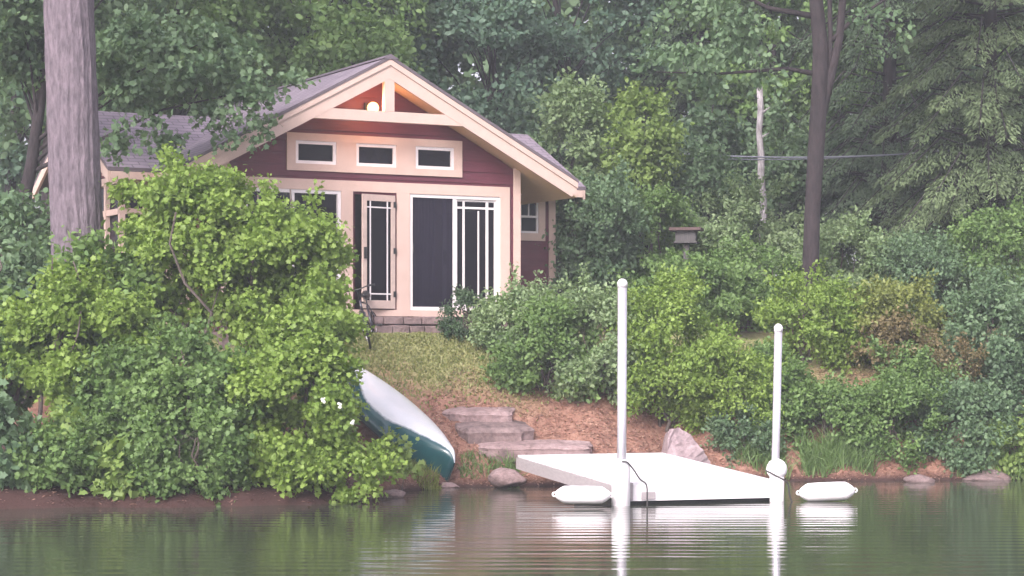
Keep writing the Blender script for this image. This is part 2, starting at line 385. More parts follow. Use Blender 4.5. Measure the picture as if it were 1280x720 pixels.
def tree(name, label, cat, base, top, r0, crown, n_leaf, size, leaf, tpl='quad', bark='bark_dark', group=None, nc=26, extra=None,
         cr=(.22, .38), limbs=12, lean=0, flat=.6, stems=1, partname='crown', trunkname='trunk', zmin=None, k=6):
    """crown: list of (centre xyz, radii xyz, share)"""
    base = Vector(base); root = empty(name, label, cat, base, group=group); off = np.array(base)
    cls, crs = [], []
    for c, r, sh in crown:
        a, b = clumps(c, r, max(3, int(nc * sh)), cr); cls.append(a); crs.append(b)
    cl = np.concatenate(cls); crr = np.concatenate(crs)
    NC0 = len(cl)
    for c, r, sh in crown:      # ragged outline: thin shoots beyond the mass
        q = max(3, int(nc * sh * .16)); dd = nrm(rng.normal(size=(q, 3)) + np.array([0, -.3, .6])); ll = rng.uniform(.92, 1.22, q)
        base_r = (r[0] * r[1] * r[2]) ** (1 / 3)
        for e in range(4):
            cl = np.concatenate([cl, np.array(c) + dd * (ll * (1 - .085 * e))[:, None] * np.array(r)]); crr = np.concatenate([crr, base_r * rng.uniform(.04, .075, q) * (1 + .3 * e)])
    if zmin is not None: cl[:, 2] = np.maximum(cl[:, 2], zmin)
    ctr = np.array(crown[0][0], float); 
    d = clump_leaves(cl, crr, ctr, n_leaf, size, k=k, flat=flat)
    foliage_obj(partname, LEAF[leaf], d[0] - off, d[1], d[2], d[3], tpl, d[4], root)
    mb = MB(); n = 9
    topv = Vector(top) - base
    for s in range(stems):
        tp = topv + (Vector((random.uniform(-.35, .35), random.uniform(-.3, .3), random.uniform(-.2, .1))) * topv.length if stems > 1 else Vector())
        pts = wob((random.uniform(-.1, .1) * (stems > 1), random.uniform(-.1, .1) * (stems > 1), -.25), tp, n, .012 if stems == 1 else .03)
        rr = taper(r0, r0 * .25, n); rr[0] *= 1.35
        mb.tube(pts, rr, 10 if stems == 1 else 6)
        idx = list(range(NC0)); random.shuffle(idx)
        for i in idx[:limbs if stems == 1 else max(2, limbs // stems)]:
            e = Vector(cl[i]) - base
            t = min(.95, max(.15, (e.z * .75) / max(topv.z, .1)))
            q = t * (n - 1); a = int(q); p0 = pts[a].lerp(pts[min(a + 1, n - 1)], q - a)
            rad = r0 * (1 - .75 * t)
            mid = p0.lerp(e, .5) + Vector((0, 0, .06 * (e - p0).length))
            mb.tube([p0, p0.lerp(mid, .5), mid, e], [rad * .38, rad * .28, rad * .18, rad * .06], 6, caps=False)
    mb.build(trunkname, M[bark], root, smooth=True)
    return root
def shrub(label, px0, px1, pyt, pyb, Y, n_leaf, size, leaf, tpl='oval', depth=None, cat='shrub', name='shrub', nc=30, group=None, cr=(.2, .34), stems=4, dx=0):
    """shrub that fills a stretch of bank at distance Y"""
    xc = (px0 + px1) / 2; a = P(xc, pyt, Y); w = (px1 - px0) * Y / F / 2
    zt = a.z; zb = H - (pyb - YH) * Y / F
    x = a.x; base = (x, Y + .1, h1(x, Y + .1) - .02)
    h = (zt - zb) / 2; dpt = depth or w * .8
    c = (x, Y, zb + h)
    return tree(name, label, cat, base, (x, Y, max(zt - h * .7, base[2] + .3)), .035, [(c, (w, dpt, h), 1)], n_leaf, size, leaf, tpl, 'bark_stem',
                nc=nc, group=group, cr=cr, stems=stems, limbs=10, partname='foliage', trunkname='stem')
# ============================================================ COTTAGE
M['roof_edge'] = simple('shingle_edge', (.13, .105, .12), None, .8, 5)
TH = R(28)
HX, HY = -2.365, 37.36
house = empty('cottage', 'small red cottage with beige trim, lit gable lamp and dark glass doors', 'house', (HX, HY, 0), TH)
def hw(u, v, z):
    c, s = math.cos(TH), math.sin(TH); return Vector((HX + u * c - v * s, HY + u * s + v * c, z))
SL = .535; AP = 7.09; OV = .6; EU = 3.69; FZ = 2.80     # roof slope, apex z, overhang, eave half span, floor
def roofz(u): return AP - SL * abs(u)
UND = .30
WH = 2.8
# openings in the front wall: (u0,u1,z0,z1)
ops = [(-2.42, -.66, 2.79, 4.83), (-.44, .39, 2.79, 4.83), (.64, 2.42, 2.79, 4.83), (-1.5, -.75, 5.27, 5.66), (-.38, .38, 5.27, 5.66), (.75, 1.5, 5.27, 5.66)]
def lap_wall(mb, u0, u1, z0, topf, v, ops=(), dz=.2):
    z = z0
    while z < 7.2:
        za, zb = z, z + dz
        ta, tb = topf(u0, u1, za), topf(u0, u1, zb)
        if ta is None: break
        a0, a1 = ta; b0, b1 = tb if tb else ((a0 + a1) / 2, (a0 + a1) / 2)
        cuts = sorted([(o[0], o[1]) for o in ops if o[2] < zb - .02 and o[3] > za + .02])
        segs = []; cur = None; lo = -99
        for c in cuts:
            segs.append((lo, c[0])); lo = c[1]
        segs.append((lo, 99))
        for s0, s1 in segs:
            p, q = max(a0, s0), min(a1, s1); p2, q2 = max(b0, s0), min(b1, s1)
            if q - p < .01: continue
            if q2 < p2: p2 = q2 = (p2 + q2) / 2
            mb.hexa([(p, v - .022, za), (q, v - .022, za), (q2, v - .004, zb), (p2, v - .004, zb)],
                    [(p, v + .06, za), (q, v + .06, za), (q2, v + .06, zb), (p2, v + .06, zb)])
        z += dz
def gable_top(u0, u1, z):
    m = (AP - UND - z) / SL
    if m <= 0: return None
    return (max(u0, -m), min(u1, m))
mb = MB(); lap_wall(mb, -WH, WH, 2.66, gable_top, 0, ops); mb.build('front_wall', M['siding'], house)
# side walls, back wall, inside
def onebox(name, mat, b, parent=None):
    m = MB(); m.box(*b); return m.build(name, mat, parent or house)
onebox('side_wall', M['siding'], (-WH, -WH + .08, .065, 6.89, 2.4, 5.36)); onebox('side_wall', M['siding'], (WH - .08, WH, .065, 1.5, 2.4, 5.36)); onebox('back_wall', M['siding'], (-WH, WH, 6.9, 7, 2.4, 5.36))
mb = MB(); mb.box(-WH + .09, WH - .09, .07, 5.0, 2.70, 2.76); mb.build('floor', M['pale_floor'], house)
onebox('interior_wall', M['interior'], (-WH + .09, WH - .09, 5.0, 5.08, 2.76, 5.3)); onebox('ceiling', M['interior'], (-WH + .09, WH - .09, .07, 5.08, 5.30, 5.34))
mb = MB(); mb.box(-WH, WH, -.005, .3, 1.2, 2.655); mb.box(-WH, -WH + .3, .3, 7, 1.2, 2.4); mb.box(WH - .3, WH, .3, 7, 1.2, 2.4)
mb.build('foundation', M['stone_brown'], house)
# main roof: two slabs with uv
def slab(name, quad, th, mat, parent, uvs=True):
    """quad: eave-left, eave-right, ridge-right, ridge-left (top surface)"""
    q = [Vector(p) for p in quad]; nn = (q[1] - q[0]).cross(q[3] - q[0]).normalized()
    if nn.z < 0: nn = -nn
    lo = [p - Vector((0, 0, th)) for p in q]
    m = MB(); m.hexa(q, lo); m.mi = [0] + [1] * 5; o = m.build(name, [mat, M['roof_edge']], parent)
    uv = o.data.uv_layers.new(name='UVMap'); e = (q[1] - q[0]).normalized(); f = (q[3] - q[0]); f = (f - e * f.dot(e)).normalized()
    for li, l in enumerate(o.data.loops):
        co = o.data.vertices[l.vertex_index].co - q[0]; uv.data[li].uv = (co.dot(e), co.dot(f))
    return o
RL = 7.3
for s in (-1, 1):
    slab('roof', [(s * EU, -OV - .04, roofz(EU) + .03), (s * EU, RL, roofz(EU) + .03), (0, RL, AP + .03), (0, -OV - .04, AP + .03)], .055, M['roof'], house)
    # soffit under the overhang
    m = MB(); z = -.285
    m.hexa([(s * EU, -OV + .06, roofz(EU) + z), (s * EU, RL - .05, roofz(EU) + z), (0, RL - .05, AP + z), (0, -OV + .06, AP + z)],
           [(s * EU, -OV + .06, roofz(EU) + z + .03), (s * EU, RL - .05, roofz(EU) + z + .03), (0, RL - .05, AP + z + .03), (0, -OV + .06, AP + z + .03)])
    m.build('soffit', M['soffit'], house)
    # rake boards
    m = MB(); T = AP - .03
    e = EU - .02
    m.prism([(0, T), (s * e, T - SL * e), (s * e, T - SL * e - .15), (s * (e - .10), T - SL * (e - .10) - .31), (0, T - .33)], -OV, -OV + .05)
    m.build('rake_board', M['trim'], house)
    m = MB(); m.prism([(0, T + .002), (s * (e + .01), T + .002 - SL * (e + .01)), (s * (e + .01), T - SL * (e + .01) - .10), (0, T - .10)], -OV - .028, -OV - .003)
    m.build('rake_moulding', M['trim'], house)
    # eave fascia
    m = MB(); m.box(min(s * (EU - .05), s * (EU - .02)), max(s * (EU - .05), s * (EU - .02)), -OV + .06, RL, roofz(EU) - .18, roofz(EU) - .03); m.build('fascia', M['trim'], house)
    # corner board
    m = MB(); a, b = sorted((s * 2.69, s * 2.83)); m.box(a, b, -.045, -.024, 2.5, 5.36 if s > 0 else 5.36); m.build('corner_board', M['trim'], house)
# ridge cap
m = MB(); m.prism([(0, AP + .055), (.16, AP - .03), (-.16, AP - .03)], -OV - .05, RL); m.build('ridge_cap', M['roof'], house)
# gable truss
m = MB(); hb = (AP - .34 - 6.17) / SL; hb2 = (AP - .34 - 5.99) / SL
m.prism([(-hb2 + .02, 5.99), (hb2 - .02, 5.99), (hb, 6.17), (-hb, 6.17)], -OV + .006, -OV + .11); m.build('collar_beam', M['trim'], house)
m = MB(); m.box(-.09, .09, -OV + .004, -OV + .112, 6.172, 6.80); m.build('king_post', M['trim'], house)
# diagonal bracket inside the truss (right, lit)
# clerestory band
m = MB()
for (a, b, c, d) in [(-1.66, 1.66, 5.66, 5.79), (-1.66, 1.66, 5.15, 5.27), (-1.66, -1.5, 5.27, 5.66), (1.5, 1.66, 5.27, 5.66), (-.75, -.38, 5.27, 5.66), (.38, .75, 5.27, 5.66)]:
    m.box(a, b, -.05, -.024, c, d)
m.build('clerestory_trim', M['trim'], house)
for i, (a, b) in enumerate([(-1.5, -.75), (-.38, .38), (.75, 1.5)]):
    w = MB(); fw = .055
    w.box(a, b, -.035, .04, 5.66 - fw, 5.66); w.box(a, b, -.035, .04, 5.27, 5.27 + fw); w.box(a, a + fw, -.035, .04, 5.27 + fw, 5.66 - fw); w.box(b - fw, b, -.035, .04, 5.27 + fw, 5.66 - fw)
    fr = w.build('window', M['white'], house)
    g = MB(); g.box(a + fw, b - fw, .0, .012, 5.27 + fw, 5.66 - fw); g.build('pane', M['glass'], fr)
    if i == 1:
        c = MB()
        for k in range(3):
            x = a + fw + .12 + k * .2; c.prism([(x - .1, 5.34), (x + .1, 5.34), (x, 5.56)], .03, .034)
        c.build('curtain', M['curtain'], fr)
# door wall trim
m = MB()
m.box(-2.61, 2.61, -.05, -.024, 4.83, 5.01)
for a, b in ((-2.61, -2.42), (-.66, -.44), (.39, .64), (2.42, 2.61)): m.box(a, b, -.048, -.024, 2.80, 4.83)
m.box(-2.61, 2.61, -.07, -.024, 2.69, 2.80)
m.build('door_trim', M['trim'], house)
def slider(a, b, plain=False):
    root = MB(); z0, z1 = 2.80, 4.83; fw = .06
    root.box(a, b, -.03, .1, z1 - fw, z1); root.box(a, b, -.03, .1, z0, z0 + fw); root.box(a, a + fw, -.03, .1, z0 + fw, z1 - fw); root.box(b - fw, b, -.03, .1, z0 + fw, z1 - fw)
    fr = root.build('sliding_door', M['white'], house)
    mid = (a + b) / 2; z0 += fw; z1 -= fw
    l0, l1, r0, r1 = a + fw, mid + .03, mid - .03, b - fw
    # screen leaf
    s = MB(); st = .07
    s.box(l1 - st, l1, -.02, .01, z0, z1); s.build('stile', M['white'], fr)
    s = MB(); s.box(l1 - st - .17, l1 - st - .10, .035, .06, z0, z1); s.build('stile', simpleg, fr)
    s = MB(); s.box(l0, l1 - st, -.004, .001, z0, z1); s.build('screen', M['screen'], fr)
    onebox('latch', M['black'], (l0, l0 + .02, -.05, -.03, z0 + .95, z0 + 1.1), fr); onebox('handle', M['black'], (l1 - st - .16, l1 - st - .11, .01, .034, z0 + .75, z0 + 1.0), fr)
    # glazed leaf with a prairie grid
    s = MB(); s.box(r0 + .06, r1, .03, .036, z0, z1); s.build('pane', M['glass'], fr)
    if plain: return
    s = MB(); gw = .018; gv0, gv1 = .008, .028
    x0, x1 = r0 + .06, r1
    s.box(x0, x1, gv0, gv1, z1 - .04, z1); s.box(x0, x0 + .03, gv0, gv1, z0, z1 - .04); s.box(x1 - .035, x1, gv0, gv1, z0, z1 - .04)
    s.box(x0 + .03, x1 - .035, gv0, gv1, z1 - .15 - gw, z1 - .15 + gw)
    s.box(x0 + .14, x0 + .14 + gw * 2, gv0 + .002, gv1 + .002, z0, z1 - .04); s.box(x1 - .20, x1 - .20 + gw * 2.6, gv0 + .002, gv1 + .002, z0, z1 - .04)
    s.box(x1 - .36, x1 - .36 + gw * 1.3, gv0 + .002, gv1 + .002, z0, z1 - .2)
    s.box(x0 + .03, x1 - .035, gv0, gv1, z0, z0 + .05)
    s.build('grille', M['white'], fr)
simpleg = simple('grey_frame', (.38, .33, .40), None, .5)
slider(.64, 2.42); slider(-2.42, -.66, plain=True)
# hinged door, opened a little outwards, hinges on the right
jm = MB(); jm.box(-.44, -.40, -.02, .12, 2.80, 4.83); jm.box(.35, .39, -.02, .12, 2.80, 4.83); jm.box(-.40, .35, -.02, .12, 4.79, 4.83)
jm.build('door_frame', M['siding'], house)
dl = MB(); dw, dh = .70, 1.96; sw = .085; t0, t1 = -.04, 0
dl.box(-dw, -dw + sw, t0, t1, 0, dh); dl.box(-sw, 0, t0, t1, 0, dh); dl.box(-dw + sw, -sw, t0, t1, 0, .14); dl.box(-dw + sw, -sw, t0, t1, dh - .11, dh)
door = dl.build('hinged_door', simple('tan_door', (.62, .48, .42), None, .5), house); door.location = (.34, -.03, 2.82); door.rotation_euler = (0, 0, R(13))
s = MB(); s.box(-dw + sw, -sw, -.02, -.014, .14, dh - .11); s.build('pane', M['glass'], door)
s = MB()
for x in (-dw + sw + .07, -sw - .09): s.box(x, x + .022, -.034, -.022, .14, dh - .11)
for z in (.24, dh - .23): s.box(-dw + sw, -sw, -.036, -.024, z, z + .022)
s.build('grille', M['white'], door)
s = MB(); s.box(-dw + .02, -dw + .06, -.07, -.041, .85, 1.05); s.build('handle', M['black'], door)
for z in (.2, .95, 1.75):
    s = MB(); s.tube([(0, -.05, z), (0, -.05, z + .1)], .014, 8); s.box(-.04, .0, -.046, -.041, z, z + .1); s.build('hinge', M['black'], door)
# gable lamp
lp = MB(); lp.box(-.22, -.12, -.075, -.023, 6.24, 6.36); lp.tube([(-.17, -.07, 6.31), (-.17, -.20, 6.33), (-.17, -.22, 6.30)], .012, 8); lp.tube([(-.17, -.22, 6.31), (-.17, -.22, 6.27)], .04, 10)
lam = lp.build('gable_lamp', M['black'], house)
m_, t_, b_ = newmat('lamp_glow'); b_.inputs['Emission Color'].default_value = (1, .45, .12, 1); b_.inputs['Emission Strength'].default_value = 3.4; b_.inputs['Base Color'].default_value = (.08, .06, .04, 1)
gl = MB(); gl.ball((-.15, -.24, 6.26), .10, 16); glo = gl.build('globe', m_, lam, smooth=True)
pl = bpy.data.lights.new('lamp_light', 'POINT'); pl.energy = 8; pl.color = (1, .45, .2); pl.shadow_soft_size = .09
po = bpy.data.objects.new('lamp_light', pl); COL.objects.link(po); po.parent = lam; po.location = (-.17, -.44, 6.30)
# cross wing
WV, WU0, WU1, WR, WRZ, WE, WEZ = 1.5, -4.1, 4.36, 3.3, 6.36, 1.0, 5.17
for s, e in ((-1, WE), (1, 2 * WR - WE)):
    slab('wing_roof', [(-4.45, e, WEZ), (4.78, e, WEZ), (4.78, WR, WRZ), (-4.45, WR, WRZ)], .06, M['roof'], house)
for u in (-4.43, 4.74):
    for sgn in (1, -1):
        e = WE if sgn > 0 else 2 * WR - WE
        m = MB(); m.hexa([(u - .025, e, WEZ - .07), (u - .025, WR, WRZ - .07), (u - .025, WR, WRZ - .25), (u - .025, e, WEZ - .25)], [(u + .025, e, WEZ - .07), (u + .025, WR, WRZ - .07), (u + .025, WR, WRZ - .25), (u + .025, e, WEZ - .25)])
        m.build('wing_rake_board', M['trim'], house)
onebox('wing_fascia', M['trim'], (2.84, 4.71, WE - .02, WE + .01, WEZ - .2, WEZ - .07)); onebox('wing_fascia', M['trim'], (-4.4, -2.84, WE - .02, WE + .01, WEZ - .2, WEZ - .07))
onebox('wing_soffit', M['trim'], (2.84, 4.71, WE + .02, WV, WEZ - .12, WEZ - .09)); onebox('wing_soffit', M['trim'], (-4.4, -2.84, WE + .02, WV, WEZ - .12, WEZ - .09))
def flat_top(zt):
    return lambda u0, u1, z: (u0, u1) if z < zt else None
m = MB(); lap_wall(m, 2.84, WU1, 2.4, flat_top(4.95), WV, [(3.62, 4.02, 4.3, 4.9)])
m.prism([(0, 0)], 0, 0) if False else None
m.build('wing_wall', M['siding'], house)
onebox('wing_back_wall', M['siding'], (-4.1, 4.27, 5.0, 5.08, 2.2, 5.1)); m = MB(); m.box(WU1 - .08, WU1, WV + .07, 5.1, 2.2, 5.095)
m.build('wing_side_wall', M['siding'], house)
for u in (WU1 - .08, WU0 + .02):
    m = MB(); m.add([(u, WV + .07, 5.1), (u, 5.1, 5.1), (u, WR, WRZ - .1), (u + .06, WV + .07, 5.1), (u + .06, 5.1, 5.1), (u + .06, WR, WRZ - .1)], [(0, 1, 2), (5, 4, 3), (0, 3, 4, 1), (1, 4, 5, 2), (2, 5, 3, 0)])
    m.build('wing_gable', M['siding'], house)
m = MB(); m.box(4.24, 4.38, WV - .05, WV - .024, 2.3, 5.06); m.box(2.84, 4.24, WV - .05, WV - .024, 4.93, 5.06); m.build('wing_corner_board', M['trim'], house)
m = MB()
for a, b, c, d in ((3.50, 3.62, 4.16, 5.0), (4.02, 4.16, 4.16, 5.0), (3.62, 4.02, 4.16, 4.3)): m.box(a, b, WV - .052, WV - .024, c, d if d < 4.93 else 4.93)
wt = m.build('wing_window', M['trim'], house)
m = MB(); m.box(3.62, 3.66, WV - .03, WV + .03, 4.3, 4.93); m.box(3.98, 4.02, WV - .03, WV + .03, 4.3, 4.93); m.box(3.66, 3.98, WV - .03, WV + .03, 4.3, 4.34); m.box(3.66, 3.98, WV - .03, WV + .03, 4.59, 4.63); m.box(3.81, 3.83, WV - .025, WV + .02, 4.63, 4.93)
m.build('frame', M['white'], wt)
m = MB(); m.box(3.66, 3.98, WV, WV + .01, 4.34, 4.93); m.build('pane', M['glass'], wt)
# screened porch on the left
pr = MB()
for u in (-4.05, -3.62, -3.2, -2.9): pr.box(u - .05, u + .05, WV - .03, WV + .05, 2.4, 5.0)
for u in (-3.85, -3.42): pr.box(u - .02, u + .02, WV - .01, WV + .03, 2.9, 4.4)
pr.box(-4.1, -2.85, WV - .028, WV + .048, 4.42, 4.52); pr.box(-4.1, -2.85, WV - .028, WV + .048, 2.9, 3.0); pr.box(-4.1, -2.85, WV - .03, WV + .05, 4.95, 5.08)
pr.build('porch_frame', M['trim'], house)
pr = MB(); pr.box(-4.1, -2.85, WV + .06, WV + .066, 2.4, 5.0); pr.build('porch_screen', M['screen'], house)
onebox('wing_foundation', M['stone_brown'], (-4.1, -2.85, 1.45, 1.9, 1.4, 2.39)); onebox('wing_foundation', M['stone_brown'], (2.84, WU1, 1.47, 1.9, 1.2, 2.39)); onebox('porch_floor', M['pale_floor'], (-4.1, -2.85, 1.91, 5, 2.3, 2.4))
pr = MB()
for v_ in (2.3, 3.2, 4.1, 4.95): pr.box(-4.10, -4.02, v_ - .05, v_ + .05, 2.4, 5.0)
pr.box(-4.09, -4.03, WV + .06, 5.0, 2.9, 3.0); pr.box(-4.09, -4.03, WV + .06, 5.0, 4.42, 4.52); pr.box(-4.10, -4.02, WV + .06, 5.0, 4.95, 5.08)
pr.build('porch_side_frame', M['trim'], house)
onebox('porch_side_screen', M['screen'], (-4.01, -4.004, WV + .08, 4.98, 2.4, 4.94))
def drape(u0, u1, v, z0, z1, mat):
    m = MB(); n = 60; vs = []
    for i in range(n + 1):
        u = u0 + (u1 - u0) * i / n; w = .035 * math.sin(i * .85) + .012 * math.sin(i * 2.3)
        vs += [(u, v + w, z0), (u, v + w * .8, z1)]
    m.add(vs, [(2 * i, 2 * i + 2, 2 * i + 3, 2 * i + 1) for i in range(n)])
    o = m.build('curtain', mat, house, smooth=True); o.modifiers.new('s', 'SOLIDIFY').thickness = .006
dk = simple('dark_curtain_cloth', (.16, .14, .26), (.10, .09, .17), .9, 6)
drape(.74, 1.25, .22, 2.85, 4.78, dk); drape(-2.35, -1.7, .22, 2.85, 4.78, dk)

# ------------------------------------------------------------ stones
def rock(name, label, cat, c, r, mat, seed=0, rot=0, flatb=True, group=None, lump=.22, tilt=(0, 0)):
    rs = np.random.default_rng(seed); import bmesh
    bm = bmesh.new(); bmesh.ops.create_icosphere(bm, subdivisions=4, radius=1)
    ph = rs.uniform(0, 6, (6, 3)); fr = rs.uniform(.8, 2.6, (6, 3))
    pl = [nrm(rs.normal(size=3)) for _ in range(9)]; dd = rs.uniform(.62, .9, 9)
    for v in bm.verts:
        p = np.array(v.co); 
        for n_, d_ in zip(pl, dd):
            e = p.dot(n_) - d_
            if e > 0: p = p - n_ * e * .9
        w = sum(math.sin(fr[i].dot(p) * 1.6 + ph[i, 0]) for i in range(6)) / 6
        w2 = math.sin(p[0] * 9 + ph[0, 1]) * math.sin(p[1] * 8 + ph[1, 1]) * math.sin(p[2] * 10 + ph[2, 2])
        v.co = Vector(p * (1 + lump * w + .03 * w2))
    me = bpy.data.meshes.new(name); bm.to_mesh(me); bm.free(); me.materials.append(mat); me.shade_smooth()
    o = bpy.data.objects.new(name, me); COL.objects.link(o); o.location = c; o.scale = r; o.rotation_euler = (tilt[0], tilt[1], rot)
    return tag(o, label, cat, group)
def slab_stone(label, px0, px1, pyt, pyb, Y, dep, mat, seed, rz=0, cat='stone step', name='stone_step'):
    """a rough flat slab: bevelled, jittered outline"""
    rs = random.Random(seed); a = P(px0, pyt, Y); b = P(px1, pyb, Y); w = (b.x - a.x) / 2; cx = (a.x + b.x) / 2; z1 = a.z; z0 = b.z
    root_c = Vector((cx, Y + dep / 2, z0)); n = 22; m = MB(); rings = []
    for (k, zz) in ((.93, -.3), (1, .2), (.985, .62), (1.01, .80), (.96, .95), (.82, 1.02), (.45, 1.08)):
        rg = []
        rr = random.Random(seed)
        for i in range(n):
            t = 2 * math.pi * i / n; j = 1 + rr.uniform(-.15, .08)
            cxx = math.copysign(abs(math.cos(t)) ** .55, math.cos(t)); cyy = math.copysign(abs(math.sin(t)) ** .55, math.sin(t))
            rg.append((cxx * w * k * j, cyy * dep / 2 * k * j, (z1 - z0) * zz + rs.uniform(-.012, .012)))
        rings.append(rg)
    vs = [p for r_ in rings for p in r_]; fs = []
    for q in range(len(rings) - 1):
        for i in range(n): fs.append((q * n + i, q * n + (i + 1) % n, (q + 1) * n + (i + 1) % n, (q + 1) * n + i))
    fs.append(tuple((len(rings) - 1) * n + i for i in range(n))); fs.append(tuple(range(n - 1, -1, -1)))
    m.add(vs, fs); o = m.build(name, mat, loc=root_c); o.rotation_euler = (R(9), 0, rz); return tag(o, label, cat)
# stoop below the doors
st = empty('stone_stoop', 'low dry stone stoop under the cottage doors', 'steps', (HX, HY, 0), TH)
def course(m, u0, u1, v0, v1, z0, z1, seed):
    rs = random.Random(seed); u = u0
    while u < u1 - .05:
        w = rs.uniform(.18, .42); e = min(u + w, u1); j = rs.uniform(-.02, .02)
        m.box(u + .008, e - .008, v0 + j, v1, z0 + .005, z1 - rs.uniform(0, .02)); u = e
m = MB(); course(m, -1.0, 1.32, -.42, -.01, 2.54, 2.685, 1); m.build('upper_course', M['stone_brown'], st, bevel=.018)
m = MB(); course(m, -.9, 1.28, -.62, -.01, 2.1, 2.53, 2); m.build('lower_course', M['stone_brown'], st, bevel=.02)
slab_stone('flat pinkish stone step, highest of the three above the dock', 554, 646, 511, 530, 34.35, .7, M['stone'], 3, R(-4))
slab_stone('rough stone step with dark cracked front edge, below the highest step', 564, 668, 531, 556, 33.9, .8, M['stone_brown'], 4, R(5))
slab_stone('long thin pale slab lying between the steps and the dock', 592, 742, 555, 570, 33.55, .6, M['stone'], 5, R(3), 'stone slab', 'stone_slab')
def boulder():
    c = P(850, 580, 34.15); m = MB()
    prof = [(-.36, -.25), (-.30, .16), (-.20, .44), (-.08, .50), (.06, .38), (.22, .20), (.36, .02), (.40, -.25)]
    rs = random.Random(5); import bmesh
    prof = [(x * 1.2, z * 1.22) for x, z in prof]; m.prism(prof, -.3, .3); o = m.build('boulder', M['stone_light'], loc=c)
    bm = bmesh.new(); bm.from_mesh(o.data)
    for v in bm.verts:
        k = 1 - .35 * max(0, v.co.z); 
        if v.co.y > 0: v.co.x *= .7; v.co.z *= .85
        else: v.co.y *= k
        v.co += Vector((rs.uniform(-.04, .04), rs.uniform(-.05, .05), rs.uniform(-.03, .03)))
    bmesh.ops.triangulate(bm, faces=bm.faces); bmesh.ops.subdivide_edges(bm, edges=bm.edges, cuts=3, use_grid_fill=True)
    for v in bm.verts: v.co += Vector((rs.gauss(0, .006), rs.gauss(0, .006), rs.gauss(0, .006)))
    bm.to_mesh(o.data); bm.free(); b = o.modifiers.new('b', 'BEVEL'); b.width = .03; b.segments = 2; b.angle_limit = R(25)
    o.rotation_euler = (0, 0, R(18)); tag(o, 'pointed pale boulder leaning behind the far edge of the dock', 'boulder')
boulder()
rock('shore_rock', 'brownish rounded rock at the waterline by the left corner of the dock', 'rock', P(635, 597, 32.75), (.29, .26, .17), M['stone'], 12)
rock('shore_rock', 'small flat rock half under water left of the rounded rock', 'rock', P(560, 607, 32.9) , (.2, .15, .06), M['stone'], 13)
wet = [(30, 632, .42, .10, 'long low pinkish rock at the waterline in the left corner'), (345, 628, .2, .10, 'small brown rock under the overhanging shrub'),
       (490, 622, .22, .09, 'small reddish rock at the waterline beside the canoe'),
       (1150, 603, .25, .11, 'reddish rock on the shore under the blue green shrubs'), (1235, 600, .40, .12, 'wide reddish rock on the shore at the right edge')]
for i, (px, py, w, h, lb) in enumerate(wet):
    Y = F * 2.0 / (py - YH) + .05; x = (px - 640) * Y / F; rock('shore_rock', lb, 'rock', (x, Y, .03), (w, w * .6, h), M['stone_brown'], 30 + i, random.uniform(-.3, .3))

# ------------------------------------------------------------ dock
da = R(20); DW, DL = 2.40, 4.0; tilt = math.atan2(.23, DL)
dock = empty('floating_dock', 'white floating dock platform sloping up to the bank', 'dock', (1.45, 29.0, .27), da); dock.rotation_euler = (tilt, 0, da)
m = MB(); nb = 26
for i in range(nb):
    y0 = i * DL / nb; m.box(0, DW, y0 + .004, y0 + DL / nb - .004, -.035, 0)
m.build('deck', M['dockwhite'], dock, bevel=.006)
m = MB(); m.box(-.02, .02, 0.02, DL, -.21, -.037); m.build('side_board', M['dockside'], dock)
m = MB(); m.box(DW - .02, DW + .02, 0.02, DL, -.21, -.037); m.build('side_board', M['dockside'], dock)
m = MB(); m.box(-.02, DW + .02, -.03, .018, -.22, -.004); m.build('front_board', M['dockwhite'], dock)
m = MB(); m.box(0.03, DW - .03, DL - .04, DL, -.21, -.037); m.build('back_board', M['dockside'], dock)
m = MB(); m.box(.1, DW - .1, .12, 1.9, -.36, -.215); m.build('float_box', M['black'], dock)
def onwater(x, y, z): return (x, y, z)
# poles
def pole(label, px, pyt, Y, r, pxb, zb=-.9):
    t = P(px, pyt, Y); b = Vector(((pxb - 640) * Y / F, Y, .3)); d = (b - t) / (t.z - b.z); bt = b + d * (.3 - zb)
    root = empty('dock_pole', label, 'pole', (bt.x, bt.y, zb)); o = Vector((bt.x, bt.y, zb))
    m = MB(); m.tube([bt - o, t - o], r, 16); m.build('tube', M['alu'], root, smooth=False).data.shade_smooth()
    m = MB(); m.tube([t - o - Vector((0, 0, .05)), t - o + Vector((0, 0, .01)), t - o + Vector((0, 0, .04)), t - o + Vector((0, 0, .06))], [r * 1.12, r * 1.12, r * .85, r * .3], 16)
    m.build('cap', M['plastic'], root, smooth=True); return root, o
p1, o1 = pole('taller white dock pole at the near left corner of the dock', 778, 354, 28.85, .062, 777)
q = P(776, 600, 28.85); m = MB(); c = Vector((q.x, q.y, 0)) - o1
m.tube([c + Vector((0, 0, -.5)), c + Vector((0, 0, .50)), c + Vector((0, 0, .58)), c + Vector((0, 0, .62))], [.125, .125, .11, .075], 20)
m.build('sleeve', M['plastic'], p1, smooth=True)
p2, o2 = pole('shorter white dock pole at the near right corner of the dock', 973, 410, 29.85, .055, 969)
q = P(971, 586, 29.80); m = MB(); c = Vector((q.x, q.y, 0)) - o2
m.ball(c + Vector((0, 0, .44)), .145, 16, (1, 1, 1)); m.tube([c + Vector((0, 0, -.4)), c + Vector((0, 0, .42))], [.10, .10], 16)
m.build('sleeve', M['plastic'], p2, smooth=True)
